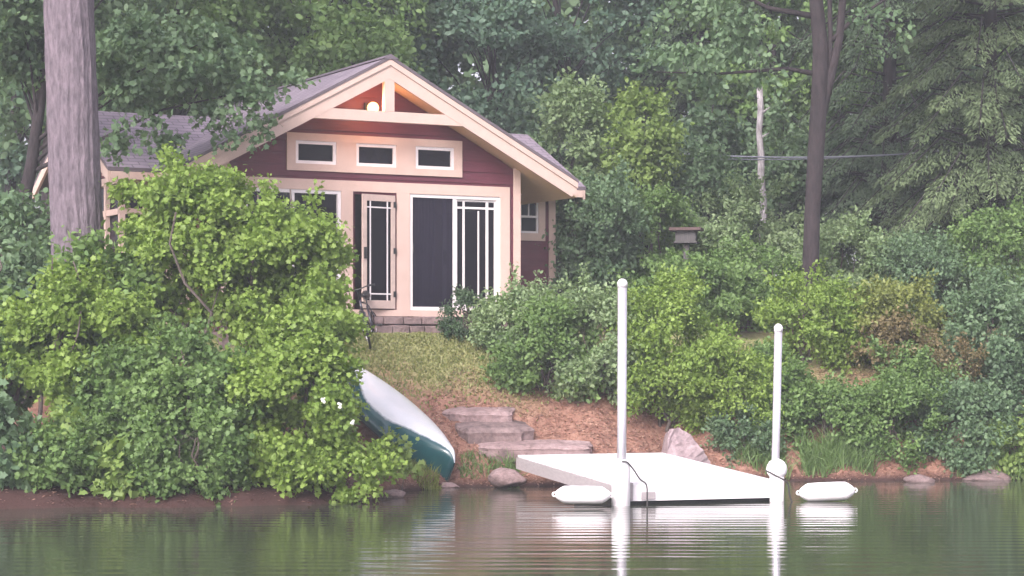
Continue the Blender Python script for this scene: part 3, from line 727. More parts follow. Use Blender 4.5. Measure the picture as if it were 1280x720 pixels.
# brackets on the dock front
for bx in ((.04, .16, -.075, -.034, -.21, .03), (.3, .5, -.05, -.034, -.2, -.10), (DW - .12, DW + .03, -.06, -.034, -.21, .02)): onebox('bracket', M['dockside'], bx, dock)
def rope(label, pts, r=.012, name='rope'):
    P_ = [Vector(p) for p in pts]; sm = []
    for i in range(len(P_) - 1):
        for k in range(5):
            t = k / 5; p0 = P_[max(i - 1, 0)]; p1_ = P_[i]; p2_ = P_[i + 1]; p3 = P_[min(i + 2, len(P_) - 1)]
            sm.append(.5 * ((2 * p1_) + (-p0 + p2_) * t + (2 * p0 - 5 * p1_ + 4 * p2_ - p3) * t * t + (-p0 + 3 * p1_ - 3 * p2_ + p3) * t ** 3))
    sm.append(P_[-1]); m = MB(); m.tube(sm, r, 6); return tag(m.build(name, M['rope'], smooth=True), label, 'rope')
rope('thin dark rope hanging from the taller pole over the dock front', [P(777, 577, 28.72), P(784, 578, 28.74), P(792, 587, 28.85), P(800, 599, 28.92), P(808, 606, 28.93), P(809, 622, 28.9), P(809, 640, 28.85)], .010)
rope('dark rope looped round the shorter pole above the water', [P(957, 588, 29.7), P(963, 591, 29.62), P(972, 596, 29.6), P(980, 600, 29.62), P(985, 605, 29.65), P(987, 618, 29.66), P(991, 628, 29.66), P(1002, 629, 29.68)], .012)
def fender(label, px0, px1, py, Y, r, dz=0):
    a = P(px0, py, Y); b = P(px1, py - dz, Y); L = (b - a).length; d = (b - a).normalized()
    root = empty('fender_float', label, 'fender', a.lerp(b, .5)); o = a.lerp(b, .5)
    pts = []; rs = []
    for t, rr in ((0, .28), (.03, .5), (.10, .82), (.16, 1), (.3, 1.04), (.5, 1.04), (.7, 1.04), (.84, 1), (.90, .82), (.97, .5), (1, .28)):
        pts.append(a + d * L * t - o); rs.append(r * rr)
    m = MB(); m.tube(pts, rs, 18); m.build('body', M['plastic'], root, smooth=True)
    for e, s in ((a, -1), (b, 1)):
        m = MB(); m.torus(e - o + d * s * .01, .025, .012, (0, 1, 0), 12, 6); m.build('eyelet', M['plastic'], root, smooth=True)
fender('white fender float in the water left of the taller dock pole', 694, 763, 618, 28.6, .115, -1)
fender('white fender float in the water right of the shorter dock pole', 999, 1068, 616, 29.75, .125, 3)

# ------------------------------------------------------------ canoe
def canoe():
    bow = Vector((-1.04, 33.1, .20)); stern = Vector((-2.72, 35.1, h1(-2.72, 35.1) + .03))
    ax = (bow - stern); L = ax.length + .25; ax.normalize()
    ROLL = R(4)
    side = ax.cross(Vector((0, 0, 1))).normalized(); upv = side.cross(ax).normalized()
    if upv.z < 0: upv = -upv; side = -side
    rm = Matrix.Rotation(R(-4), 3, ax); side = rm @ side; upv = rm @ upv
    root = empty('canoe', 'green canoe lying upside down on the bank, white sky reflection painted on its bottom', 'canoe', (bow + stern) / 2); o = (bow + stern) / 2
    B, D = .50, .44; ns, nc = 44, 22
    hull = MB(); bot = MB(); prev = None
    grid = []
    for i in range(ns + 1):
        s = -1 + 2 * i / ns
        b = B * max(0, 1 - abs(s) ** 2.3) ** .85 + .006
        dep = D * (1 - .05 * s * s) ; end = max(0, abs(s) - .88) / .12
        top = dep - .13 * end ** 1.8 * 1.0 - .03 * s * s      # keel line drops at the stems
        gun = -.16 * abs(s) ** 3                              # gunwale curves towards the ground
        row = []
        for k in range(nc + 1):
            t = math.pi * k / nc; ex = 2 / 2.6
            cx = math.copysign(abs(math.cos(t)) ** ex, math.cos(t)) * b; cz = abs(math.sin(t)) ** ex
            row.append(o * 0 + ax * (s * L / 2) + side * (-cx) + upv * (gun + (top - gun) * cz))
        grid.append(row)
    def emit(mb, test):
        for i in range(ns):
            for k in range(nc):
                if test(i, k):
                    mb.add([grid[i][k], grid[i + 1][k], grid[i + 1][k + 1], grid[i][k + 1]], [(0, 1, 2, 3)])
    def is_reflect(i, k):
        s = abs(-1 + 2 * (i + .5) / ns); lim = .30 * (1 - max(0, s - .3) / .7 * .9); return abs((k + .5) / nc - .5) < lim * .85
    emit(hull, lambda i, k: True)
    g = simple('canoe_green', (.010, .115, .125), (.008, .095, .105), .28, 5, coat=.5); w = simple('canoe_reflect_white', (.84, .85, .88), (.72, .76, .80), .3, 2.5, coat=.5)  # white for the keel matches the sky reflection painted on the hull
    mw, tw, bw = newmat('canoe_green_reflect')
    at = N(tw, 'ShaderNodeAttribute', attribute_name='bottom'); nz = noise(tw, 9, 4, .6)  # 'bottom' is the mask for the painted sky reflection
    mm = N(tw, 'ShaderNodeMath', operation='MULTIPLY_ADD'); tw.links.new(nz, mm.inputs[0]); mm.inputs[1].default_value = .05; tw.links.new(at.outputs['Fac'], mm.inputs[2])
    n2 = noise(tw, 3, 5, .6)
    tw.links.new(mixc(tw, ramp(tw, mm.outputs[0], [(.015, (0, 0, 0)), (.05, (1, 1, 1))]), ramp(tw, n2, [(.3, (.009, .07, .078)), (.7, (.013, .10, .11))]), ramp(tw, n2, [(.3, (.80, .83, .86)), (.7, (.9, .9, .92))])), bw.inputs['Base Color'])  # green hull; the white is a bright sky reflection put into the colour
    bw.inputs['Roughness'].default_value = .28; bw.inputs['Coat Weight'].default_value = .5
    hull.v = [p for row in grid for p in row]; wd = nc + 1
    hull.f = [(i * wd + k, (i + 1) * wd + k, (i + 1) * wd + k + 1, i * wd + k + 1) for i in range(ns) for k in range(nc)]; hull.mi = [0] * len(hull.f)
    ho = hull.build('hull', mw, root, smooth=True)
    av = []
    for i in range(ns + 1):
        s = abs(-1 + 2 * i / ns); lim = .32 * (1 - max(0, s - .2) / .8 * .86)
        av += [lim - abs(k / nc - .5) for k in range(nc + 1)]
    ho.data.attributes.new('bottom', 'FLOAT', 'POINT').data.foreach_set('value', av)  # mask for the painted sky reflection, fading towards the stems
    ho.modifiers.new('solid', 'SOLIDIFY').thickness = .012
    for kk in (0, nc):
        m = MB(); m.tube([grid[i][kk] for i in range(ns + 1)], .016, 6); m.build('gunwale', M['black'], root, smooth=True)
    m = MB(); m.tube([grid[i][nc // 2] + upv * .002 for i in range(2, ns - 1)], .008, 6); m.build('keel', w, root, smooth=True)
    m = MB()
    for i in (ns // 3, 2 * ns // 3): m = MB(); m.tube([grid[i][0] + upv * .02, grid[i][nc] + upv * .02], .02, 6); m.build('thwart', M['wood'], root)
canoe()

# ------------------------------------------------------------ bicycle (front wheel towards the lake)
def bicycle():
    g = G(463, 438, 31); z = g.z
    rz = R(-97)
    root = empty('bicycle', 'dark bicycle parked on the lawn behind the tall shrub', 'bicycle', (g.x, g.y, z), 0)
    root.rotation_euler = Matrix.Rotation(rz, 4, 'Z').to_euler()
    root.rotation_euler = (Matrix.Rotation(rz, 4, 'Z') @ Matrix.Rotation(R(15), 4, 'X')).to_euler()
    r = .34
    # local x = forward, front wheel contact at x=0
    def wheel(x, turn=0):
        w = empty_child('wheel', root, (x, 0, r), turn)
        m = MB(); m.torus((0, 0, 0), r - .022, .022, (0, 1, 0), 36, 8); m.build('tyre', M['black'], w, smooth=True)
        m = MB(); m.torus((0, 0, 0), r - .05, .012, (0, 1, 0), 36, 6); m.build('rim', M['alu'], w, smooth=True)
        m = MB(); m.tube([(0, -.04, 0), (0, .04, 0)], .022, 10)
        for k in range(16):
            a = 2 * math.pi * k / 16; m.tube([(0, .03 * (-1) ** k, 0), ((r - .05) * math.cos(a), 0, (r - .05) * math.sin(a))], .0025, 4)
        m.build('spokes', M['alu'], w)
    def empty_child(n, p, loc, turn):
        o = bpy.data.objects.new(n, None); COL.objects.link(o); o.parent = p; o.location = loc; o.rotation_euler = (0, 0, turn); return o
    wheel(0, R(14)); wheel(-1.05)
    fr = simple('bicycle_frame_paint', (.03, .03, .045), None, .3, 5, coat=.5)
    bb = Vector((-.62, 0, .29)); seat = Vector((-.78, 0, .80)); head = Vector((-.20, 0, .82)); hl = Vector((-.17, 0, .70)); rear = Vector((-1.05, 0, r))
    m = MB(); m.tube([bb, seat], .017, 8); m.tube([bb, hl], .019, 8); m.tube([seat, head], .016, 8); m.tube([hl + Vector((.01, 0, -.04)), head + Vector((-.01, 0, .03))], .022, 8)
    for s in (-1, 1):
        m.tube([bb + Vector((0, s * .03, 0)), rear + Vector((0, s * .06, 0))], .01, 6); m.tube([seat + Vector((0, s * .02, -.03)), rear + Vector((0, s * .06, 0))], .009, 6)
    m.build('frame', fr, root, smooth=True)
    m = MB()
    for s in (-1, 1): m.tube([(0, s * .05, r), (-.12, s * .045, .62), (-.16, 0, .67)], .012, 6)
    m.build('fork', fr, root, smooth=True)
    m = MB(); m.tube([head, (-.24, 0, .98), (-.18, 0, 1.03)], .014, 8)
    m.tube([(-.26, -.30, 1.04), (-.20, -.20, 1.05), (-.17, -.05, 1.03), (-.17, .05, 1.03), (-.20, .20, 1.05), (-.26, .30, 1.04)], .011, 8); m.build('handlebar', M['black'], root, smooth=True)
    for s in (-1, 1): m = MB(); m.tube([(-.26, s * .31, 1.04), (-.22, s * .21, 1.05)], .018, 8); m.build('grip', M['black'], root, smooth=True)
    m = MB(); m.tube([seat, seat + Vector((-.03, 0, .14))], .012, 8); m.tube([(-.95, 0, .95), (-.88, 0, .965), (-.78, 0, .955), (-.68, 0, .95)], [.07, .075, .04, .02], 10); m.build('saddle', M['black'], root, smooth=True)
    m = MB(); m.torus(bb, .09, .006, (0, 1, 0), 24, 6); m.tube([bb + Vector((0, -.06, 0)), bb + Vector((.12, -.07, -.1))], .009, 6); m.tube([bb + Vector((0, .06, 0)), bb + Vector((-.12, .07, .1))], .009, 6)
    cr_ = m.build('crank', M['alu'], root); onebox('pedal', M['black'], (-.54, -.44, -.16, -.08, .17, .2), cr_); onebox('pedal', M['black'], (-.80, -.70, .08, .16, .38, .41), cr_)
bicycle()

# ------------------------------------------------------------ bird feeder, pole, cables
b = P(858, 283, 41.0); gx = h1(b.x, 41.0)
bf = empty('bird_feeder', 'small brown roofed feeder on a grey post among the shrubs', 'bird feeder', (b.x, 41.0, gx), R(-12))
hz = b.z - gx
m = MB(); m.box(-.05, .05, -.05, .05, -.2, hz - .32); m.build('post', M['greywood'], bf)
m = MB(); m.box(-.22, .22, -.18, .18, hz - .32, hz - .29); m.box(-.19, .19, -.15, .15, hz - .288, hz - .09); m.build('box', M['greywood'], bf)
m = MB(); m.prism([(-.30, hz - .085), (.30, hz - .085), (.30, hz - .03), (-.30, hz - .03)], -.26, .26); m.build('roof', M['wood'], bf)
rt = P(956, 222, 46.0); 
m = MB(); tp = P(949, 108, 46.0); pts = wob((rt.x, 46.0, h1(rt.x, 46.0) - .3), tp, 12, .004)
root = empty('birch_snag', 'pale bare broken trunk standing behind the shrubs left of the dark tree', 'dead tree', (rt.x, 46, h1(rt.x, 46.0))); o_ = Vector(root.location)
m.tube([p - o_ for p in pts], taper(.095, .065, 12), 10, lump=.12)
t0 = tp - o_; m.tube([t0 + Vector((-.03, 0, -.05)), t0 + Vector((-.05, 0, .10)), t0 + Vector((-.03, 0, .2))], [.05, .03, .008], 6)
m.build('trunk', M['birch'], root, smooth=True)
m = MB(); m.tube([t0 + Vector((.02, -.02, -.6)), t0 + Vector((.22, -.1, -.45))], [.03, .012], 6, caps=True); m.build('branch_stub', M['birch'], root, smooth=True); m = MB(); m.tube([t0 + Vector((.02, -.02, -1.1)), t0 + Vector((.2, -.1, -1.0))], [.025, .01], 6); m.build('branch_stub', M['birch'], root, smooth=True)
def cable(label, pts, r):
    m = MB(); m.tube(pts, r, 6); return tag(m.build('overhead_cable', M['cable'], smooth=True), label, 'cable')
def sag(a, b, s, n=24):
    return [a.lerp(b, i / n) + Vector((0, 0, -s * 4 * (i / n) * (1 - i / n))) for i in range(n + 1)]
cable('upper overhead cable crossing behind the dark tree trunk', sag(P(700, 178, 45.0), P(1330, 172, 45.0), .36), .018)
cable('lower overhead cable sagging just under the upper one behind the dark trunk', sag(P(700, 186, 45.1), P(1330, 168, 45.1), .36), .013)
# ============================================================ VEGETATION
def cr_px(px0, px1, pyt, pyb, Y, dy):
    a = P(px0, pyt, Y); b = P(px1, pyb, Y)
    return ((a.x + b.x) / 2, Y, (a.z + b.z) / 2), ((b.x - a.x) / 2, dy, (a.z - b.z) / 2)
def gb(px, Y): x = (px - 640) * Y / F; return (x, Y, h1(x, Y))
# --- big trunk on the left (its crown is far above the picture)
def bigtrunk():
    Y = 31.6; b = P(100, 420, Y); base = Vector((b.x, Y, h1(b.x, Y))); root = empty('big_tree', 'huge straight grey trunk rising out of the picture left of the cottage', 'tree', base)
    t1 = P(86, 0, Y) - base; t0 = P(98, 330, Y) - base
    n = 40; m = MB(); pts = []; rs = []
    for i in range(n + 1):
        z = -.3 + i * 14.5 / n; f = min(1, max(0, (z - t0.z) / (t1.z - t0.z)))
        pts.append(Vector((t0.x + (t1.x - t0.x) * (z - t0.z) / (t1.z - t0.z), 0, z))); rs.append(.385 - .004 * z + .14 * max(0, 1 - (z + .3) / 1.6) ** 2)
    # furrowed surface
    k = 120; vs = []; fs = []; ph = rng.uniform(0, 6, 12)
    for i in range(n * 6 + 1):
        q = i / 6; a = min(int(q), n - 1); f = q - a; c = pts[a].lerp(pts[a + 1], f); r = rs[a] + (rs[a + 1] - rs[a]) * f; z = c.z
        for j in range(k):
            t = 2 * math.pi * j / k
            d = .010 * math.sin(17 * t + 1.5 * math.sin(z * 1.3 + ph[0]) + ph[1]) + .008 * math.sin(31 * t + 2.2 * math.sin(z * 2.1 + ph[2])) + .006 * math.sin(9 * z + 5 * t + ph[3]) + .010 * math.sin(3 * t + z * .8)
            vs.append(c + Vector((math.cos(t), math.sin(t), 0)) * (r + d * .7))
    N_ = n * 6
    for i in range(N_):
        for j in range(k): fs.append((i * k + j, i * k + (j + 1) % k, (i + 1) * k + (j + 1) % k, (i + 1) * k + j))
    m.add(vs, fs); m.build('trunk', M['bark_big'], root, smooth=True)
    # crown overhead, out of the frame but shading and reflected
    cl, crr = clumps((base.x - .5, Y + .8, 15.5), (3.6, 3.4, 3.0), 26)
    d = clump_leaves(cl, crr, np.array((base.x, Y, 14.)), 14000, .20, flat=.6)
    foliage_obj('crown', LEAF['mid'], d[0] - np.array(base), d[1], d[2], d[3], 'quad', d[4], root)
    m = MB()
    for i in range(8):
        e = Vector(cl[i]) - base; p0 = Vector((t1.x, 0, 10.5 + i * .4)); m.tube([p0, p0.lerp(e, .5) + Vector((0, 0, .3)), e], [.12, .08, .03], 6)
    m.build('limbs', M['bark_big'], root, smooth=True)
bigtrunk()
FG = 'shrubs hanging over the water left of the canoe'
# --- foreground left
tree('maple_shrub', 'tallest bright green lobed-leaf shrub hiding the left half of the cottage', 'shrub', gb(285, 31.0), P(275, 230, 31.0), .05,
     [(*cr_px(165, 345, 195, 420, 31.2, 1.1), .5), (*cr_px(262, 434, 232, 470, 30.9, .9), .5), (*cr_px(190, 275, 178, 300, 31.2, .5), .14), (*cr_px(330, 432, 238, 400, 30.9, .5), .22), (*cr_px(375, 452, 355, 420, 30.6, .3), .08), (*cr_px(138, 215, 205, 330, 31.3, .4), .13)],
     57600, .072, 'bright', 'lobed', 'bark_stem', nc=84, cr=(.18, .30), stems=5, limbs=18, partname='foliage', trunkname='stem', group='shrubs on the left bank')
tree('maple_shrub', 'dark centred green shrub at the water edge under the tallest lobed-leaf shrub', 'shrub', gb(250, 29.8), P(240, 450, 29.6), .045,
     [(*cr_px(110, 330, 395, 618, 29.8, .8), 1)], 22400, .072, 'mid', 'lobed', 'bark_stem', nc=40, cr=(.2, .32), stems=4, limbs=12, partname='foliage', trunkname='stem', group='shrubs on the left bank')
tree('maple_shrub', 'bright shrub drooping into the water just left of the canoe', 'shrub', gb(395, 29.9), P(380, 430, 29.7), .045,
     [(*cr_px(285, 450, 395, 636, 29.35, .65), .7), (*cr_px(325, 450, 360, 470, 30.0, .6), .2), (*cr_px(370, 500, 550, 634, 29.1, .35), .24)],
     27200, .072, 'bright', 'lobed', 'bark_stem', nc=56, cr=(.18, .30), stems=4, limbs=14, partname='foliage', trunkname='stem', group='shrubs on the left bank')
tree('maple_shrub', 'yellowish green low shrub in front of the big grey trunk', 'shrub', gb(70, 30.3), P(70, 400, 30.2), .045,
     [(*cr_px(0, 200, 325, 545, 30.2, .7), 1)], 19200, .072, 'bright', 'lobed', 'bark_stem', nc=60, cr=(.17, .28), stems=4, limbs=10, partname='foliage', trunkname='stem', group='shrubs on the left bank')
tree('maple_shrub', 'pale green shrub cut by the left edge just above the water', 'shrub', gb(-5, 29.1), P(0, 540, 29.1), .03,
     [(*cr_px(-60, 45, 500, 626, 29.0, .5), 1)], 4200, .11, 'cool', 'lobed', 'bark_stem', nc=20, cr=(.2, .32), stems=3, limbs=8, partname='foliage', trunkname='stem', group='shrubs on the left bank')
tree('maple_shrub', 'bushy green shrub at the left edge beside the foot of the big trunk', 'shrub', gb(0, 31.2), P(0, 300, 31.3), .045,
     [(*cr_px(-80, 60, 350, 560, 31.0, .8), .6)], 7000, .12, 'mid', 'lobed', 'bark_stem', nc=26, stems=3, limbs=8, partname='foliage', trunkname='stem', group='shrubs on the left bank')
tree('broadleaf_shrub', 'dark green shrub behind the big grey trunk at the left edge', 'shrub', gb(30, 33.6), P(30, 290, 33.6), .05,
     [(*cr_px(-60, 105, 235, 420, 33.6, 1.0), .9)], 9000, .12, 'cool', 'oval', 'bark_stem', nc=34, stems=3, limbs=8, partname='foliage', trunkname='stem', group='shrubs on the left bank')
tree('broadleaf_shrub', 'mid green shrub against the foot of the big trunk under the porch windows', 'shrub', gb(135, 31.0), P(135, 330, 31.0), .04,
     [(*cr_px(60, 200, 285, 470, 31.0, .5), .9)], 7000, .11, 'mid', 'oval', 'bark_stem', nc=28, stems=3, limbs=8, partname='foliage', trunkname='stem', group='shrubs on the left bank')
tree('seedling', 'small lime green seedling low at the waterline under the shrubs', 'plant', gb(150, 29.0), P(150, 580, 29.0), .012,
     [(*cr_px(125, 176, 560, 612, 28.75, .2), 1)], 420, .12, 'lime', 'lobed', 'bark_stem', nc=8, stems=2, limbs=4, partname='foliage', trunkname='stem', group='shrubs on the left bank')
tree('seedling', 'lime leaf spray on the bank half way up left of the drooping shrubs', 'plant', gb(95, 29.6), P(95, 540, 29.5), .012,
     [(*cr_px(72, 120, 525, 562, 29.0, .2), 1)], 320, .12, 'lime', 'lobed', 'bark_stem', nc=7, stems=2, limbs=4, partname='foliage', trunkname='stem', group='shrubs on the left bank')
tree('seedling', 'little bright seedling between canoe and drooping shrub by the water', 'plant', gb(497, 31.3), P(497, 575, 31.3), .012,
     [(*cr_px(474, 516, 552, 590, 31.1, .15), 1)], 260, .10, 'lime', 'lobed', 'bark_stem', nc=7, stems=2, limbs=4, partname='foliage', trunkname='stem', group='shrubs on the left bank')
for lb, a, b, c, d, Y, n, lf in [
 ('shaded green shrub low in the middle of the left bank', 60, 210, 440, 612, 29.9, 8000, 'mid'),
 ('dark low shrub at the water between two bright shrubs', 150, 330, 500, 634, 29.0, 9000, 'mid'),
 ('small dark shrub at the water near the left corner', 20, 140, 525, 620, 29.1, 6000, 'mid'),
 ('dark green shrub deep behind the drooping shrub', 280, 440, 420, 600, 30.6, 8000, 'mid')]:
    shrub(lb, a, b, c, d, Y, int(n * 1.5), .072, lf, 'lobed', .6, name='maple_shrub', nc=36, group='shrubs on the left bank', cr=(.18, .30))
# white blossoms on the drooping shrub
for i, (px, py) in enumerate([(403, 500), (424, 507), (440, 527)]):
    c = P(px, py, 28.75 if px > 350 else 30.0); m = MB()
    for q in range(7):
        d = Vector((random.gauss(0, .018), random.gauss(0, .012) - .02, random.gauss(0, .018)))
        for k in range(5):
            a = 2 * math.pi * k / 5; u = Vector((math.cos(a), random.uniform(-.3, .1), math.sin(a))) * .02; w = Vector((-math.sin(a), 0, math.cos(a))) * .009
            m.add([d, d + u * .6 + w, d + u, d + u * .6 - w], [(0, 1, 2, 3)])
    tag(m.build('blossom_cluster', M['petal'], loc=c), 'white blossoms among the leaves ' + ['of the drooping shrub, leftmost of the low ones', 'nearest the canoe bottom, middle of the low ones', 'lowest and nearest the canoe', 'highest of the low group beside the canoe', 'high up in the tallest shrub before the cottage'][i], 'flowers')
# --- maple over the roof, left
tree('maple_tree', 'maple whose leafy boughs hang over the left part of the cottage roof', 'tree', gb(20, 34.8), P(60, -120, 34.8), .16,
     [(*cr_px(95, 330, 20, 130, 34.6, 1.2), .34), (*cr_px(225, 395, 85, 130, 34.6, .7), .08), (*cr_px(120, 240, 130, 200, 34.4, .5), .12), (*cr_px(-120, 140, -140, 120, 35, 1.4), .4), (*cr_px(235, 345, 100, 190, 34.5, .5), .13)],
     22000, .105, 'cool', 'lobed', 'bark_dark', nc=100, cr=(.16, .28), limbs=9, flat=.45)
m = None
tree('maple_tree', 'pale leaved maple filling the top left corner behind the big trunk', 'tree', gb(60, 41), P(80, -200, 41), .2,
     [(*cr_px(-120, 250, -260, 210, 41, 2.0), 1)], 15000, .17, 'cool', 'oval', nc=50, cr=(.16, .28))
# --- right bank shrubs : front rows
S = [
 ('dark rounded evergreen shrub beside the right foot of the cottage doors', 553, 610, 360, 420, 36.4, 3600, .07, 'deep', 'oval', .4),
 ('pale green broad-leaved shrub in front of the cottage right corner', 600, 700, 348, 470, 36.0, 9000, .10, 'pale', 'oval', .8),
 ('tall mid green shrub with drooping skirt right of the lawn', 622, 745, 372, 520, 35.3, 11000, .10, 'mid', 'oval', .8),
 ('leafy light green shrub just left of the taller pole', 690, 800, 345, 532, 35.3, 13000, .10, 'pale', 'oval', .8),
 ('bright green full shrub right behind the taller pole', 770, 900, 335, 545, 35.3, 16000, .10, 'bright', 'oval', .9),
 ('yellowish green shrub between the two poles', 845, 970, 400, 575, 35.6, 12000, .10, 'bright', 'oval', .8),
 ('small blue green rounded shrub at the shore left of the shorter pole', 885, 970, 500, 594, 35.0, 4200, .08, 'cool', 'oval', .35),
 ('mid green shrub touching the shorter pole on its left', 905, 1010, 430, 540, 36.0, 9000, .09, 'mid', 'oval', .7),
 ('light yellow green shrub above and behind the shorter pole', 945, 1080, 335, 470, 37.3, 10000, .10, 'bright', 'oval', .8),
 ('light olive shrub on the upper bank right of the shorter pole', 1040, 1180, 350, 450, 37.4, 9000, .10, 'olive', 'oval', .8),
 ('reddish brown half dead shrub in the middle of the right bank', 1080, 1170, 395, 470, 36.7, 3000, .09, 'rust', 'oval', .6),
 ('grey green shrub along the right shore next to the tall grass', 975, 1095, 460, 596, 35.4, 9000, .09, 'mid', 'oval', .6),
 ('low green shrub on the shore right of the floats', 1065, 1175, 470, 604, 35.3, 9500, .08, 'mid', 'oval', .6),
 ('wide blue green shrub reaching the water near the right edge', 1150, 1270, 475, 604, 35.4, 10000, .085, 'cool', 'oval', .7),
 ('round blue green shrub high on the bank at the right edge', 1180, 1310, 335, 500, 37.0, 12000, .10, 'cool', 'oval', .9),
 ('reddish twiggy shrub beneath the round shrub at the right edge', 1160, 1230, 425, 480, 36.3, 1600, .08, 'rust', 'oval', .5),
 ('lime green arching shrub cut by the right edge at the water', 1235, 1310, 515, 592, 35.2, 2600, .12, 'lime', 'oval', .4),
 ('shaded dark shrub at the right edge above the lime one', 1225, 1330, 430, 560, 36.2, 7000, .09, 'deep', 'oval', .7),
 ('loose green shrub just under the reddish brown one on the right bank', 1060, 1200, 430, 520, 36.2, 8000, .09, 'mid', 'oval', .6),
 # upper bank, second row
 ('loose green shrub behind the cottage right corner', 690, 800, 215, 370, 41.0, 11000, .11, 'cool', 'oval', 1.0),
 ('soft green shrub left of the bird feeder', 770, 860, 225, 360, 42.0, 9000, .11, 'mid', 'oval', .9),
 ('grey green viburnum-like shrub behind the bird feeder', 840, 1000, 225, 350, 43.0, 12000, .11, 'pale', 'oval', 1.0),
 ('low green shrub right below the bird feeder', 880, 1000, 300, 400, 40.2, 9000, .10, 'mid', 'oval', .8),
 ('pale sprawling shrub at the foot of the dark tree', 990, 1110, 270, 375, 40.8, 9000, .10, 'pale', 'oval', .9),
 ('grey green shrub under the hemlock boughs', 1090, 1210, 285, 385, 40.6, 9500, .10, 'cool', 'oval', .9),
 ('light green shrub at the right edge under the hemlock', 1180, 1320, 255, 370, 41.0, 11000, .10, 'mid', 'oval', 1.0),
 ('deep shaded shrub low between feeder and yellow green shrub', 780, 930, 320, 420, 38.6, 9000, .10, 'mid', 'oval', .8),
 ('deep green underbrush clump right of the yellow green shrub', 1020, 1200, 400, 520, 37.8, 9000, .10, 'deep', 'oval', .7),
]
for (lb, a, b, c, d, Y, n, sz, lf, tp, dep) in S:
    a, b = a - 8, b + 8; d += 12 if Y > 35.6 else 5
    nm = 'evergreen_shrub' if lf == 'deep' else 'broadleaf_shrub'
    shrub(lb, a, b, c, d, Y, int(n * 1.5), sz * random.uniform(.62, .88), lf, tp, dep, name=nm, nc=int((52 if n > 6000 else 26)), group='shrubs on the right bank', cr=(.15, .27))
# --- saplings
SA = [
 ('light green sapling rising beside the cottage roof right end', 652, 765, 88, 330, 43.5, 8500, 'pale', .11),
 ('lime green sapling with rounded top right of the paler sapling', 762, 842, 100, 250, 43.0, 5500, 'lime', .11),
 ('greyish green small sapling above the bird feeder', 850, 915, 180, 262, 43.6, 2600, 'cool', .11),
 ('young maple between the pale broken trunk and the dark tree', 940, 1010, 130, 260, 47.5, 3500, 'cool', .12)]
for lb, a, b, c, d, Y, n, lf, sz in SA:
    ce, ra = cr_px(a, b, c, d, Y, .8)
    tree('sapling', lb, 'sapling', gb((a + b) / 2, Y), P((a + b) / 2 + 4, c + 25, Y), .045, [(ce, ra, .9)], n, sz, lf, 'oval', 'bark_dark', nc=34, cr=(.18, .32), limbs=16, group='saplings beside the cottage')
# --- dark forked tree on the right
def darktree():
    Y = 39.5; base = Vector(gb(1012, Y)); root = empty('forked_tree', 'dark trunked tree forking near the top of the picture, right of the poles', 'tree', base)
    m = MB(); X = lambda px, py: P(px, py, Y) - base
    pts = [X(1012, 420), X(1013, 340), X(1015, 270), X(1020, 190), X(1024, 120), X(1026, 60), X(1020, 0), X(1014, -120), X(1010, -330)]
    m.tube(pts, [.20, .155, .145, .155, .155, .14, .125, .11, .07], 14, lump=.05)
    m.tube([X(1022, 160), X(1036, 105), X(1049, 50), X(1055, -20), X(1060, -160), X(1075, -300)], [.12, .085, .075, .07, .06, .03], 10)
    m.tube([X(1036, 100), X(1038, 50), X(1037, -10), X(1040, -120)], [.05, .045, .045, .03], 8)
    m.tube([X(1018, 92), X(985, 86), X(900, 92), X(820, 90)], [.05, .035, .025, .01], 6); m.tube([X(1040, 50), X(1060, 30), X(1120, -10)], [.05, .04, .02], 6)
    m.tube([X(1016, 20), X(960, 10), X(880, -30)], [.06, .04, .02], 6)
    m.build('trunk', M['bark_dark'], root, smooth=True)
    cr = [(*cr_px(760, 1005, -40, 130, 39.8, 1.3), .30), (*cr_px(820, 1240, -330, 10, 39.8, 2.4), .6), (*cr_px(1045, 1160, -30, 60, 39.6, .8), .1)]
    cls = []; rs = []
    for c, r, s in cr:
        a, b = clumps(c, r, int(80 * s), (.15, .27)); cls.append(a); rs.append(b)
    d = clump_leaves(np.concatenate(cls), np.concatenate(rs), np.array(cr[1][0]), 20000, .13, flat=.4)
    foliage_obj('crown', LEAF['cool'], d[0] - np.array(base), d[1], d[2], d[3], 'oval', d[4], root)
darktree()
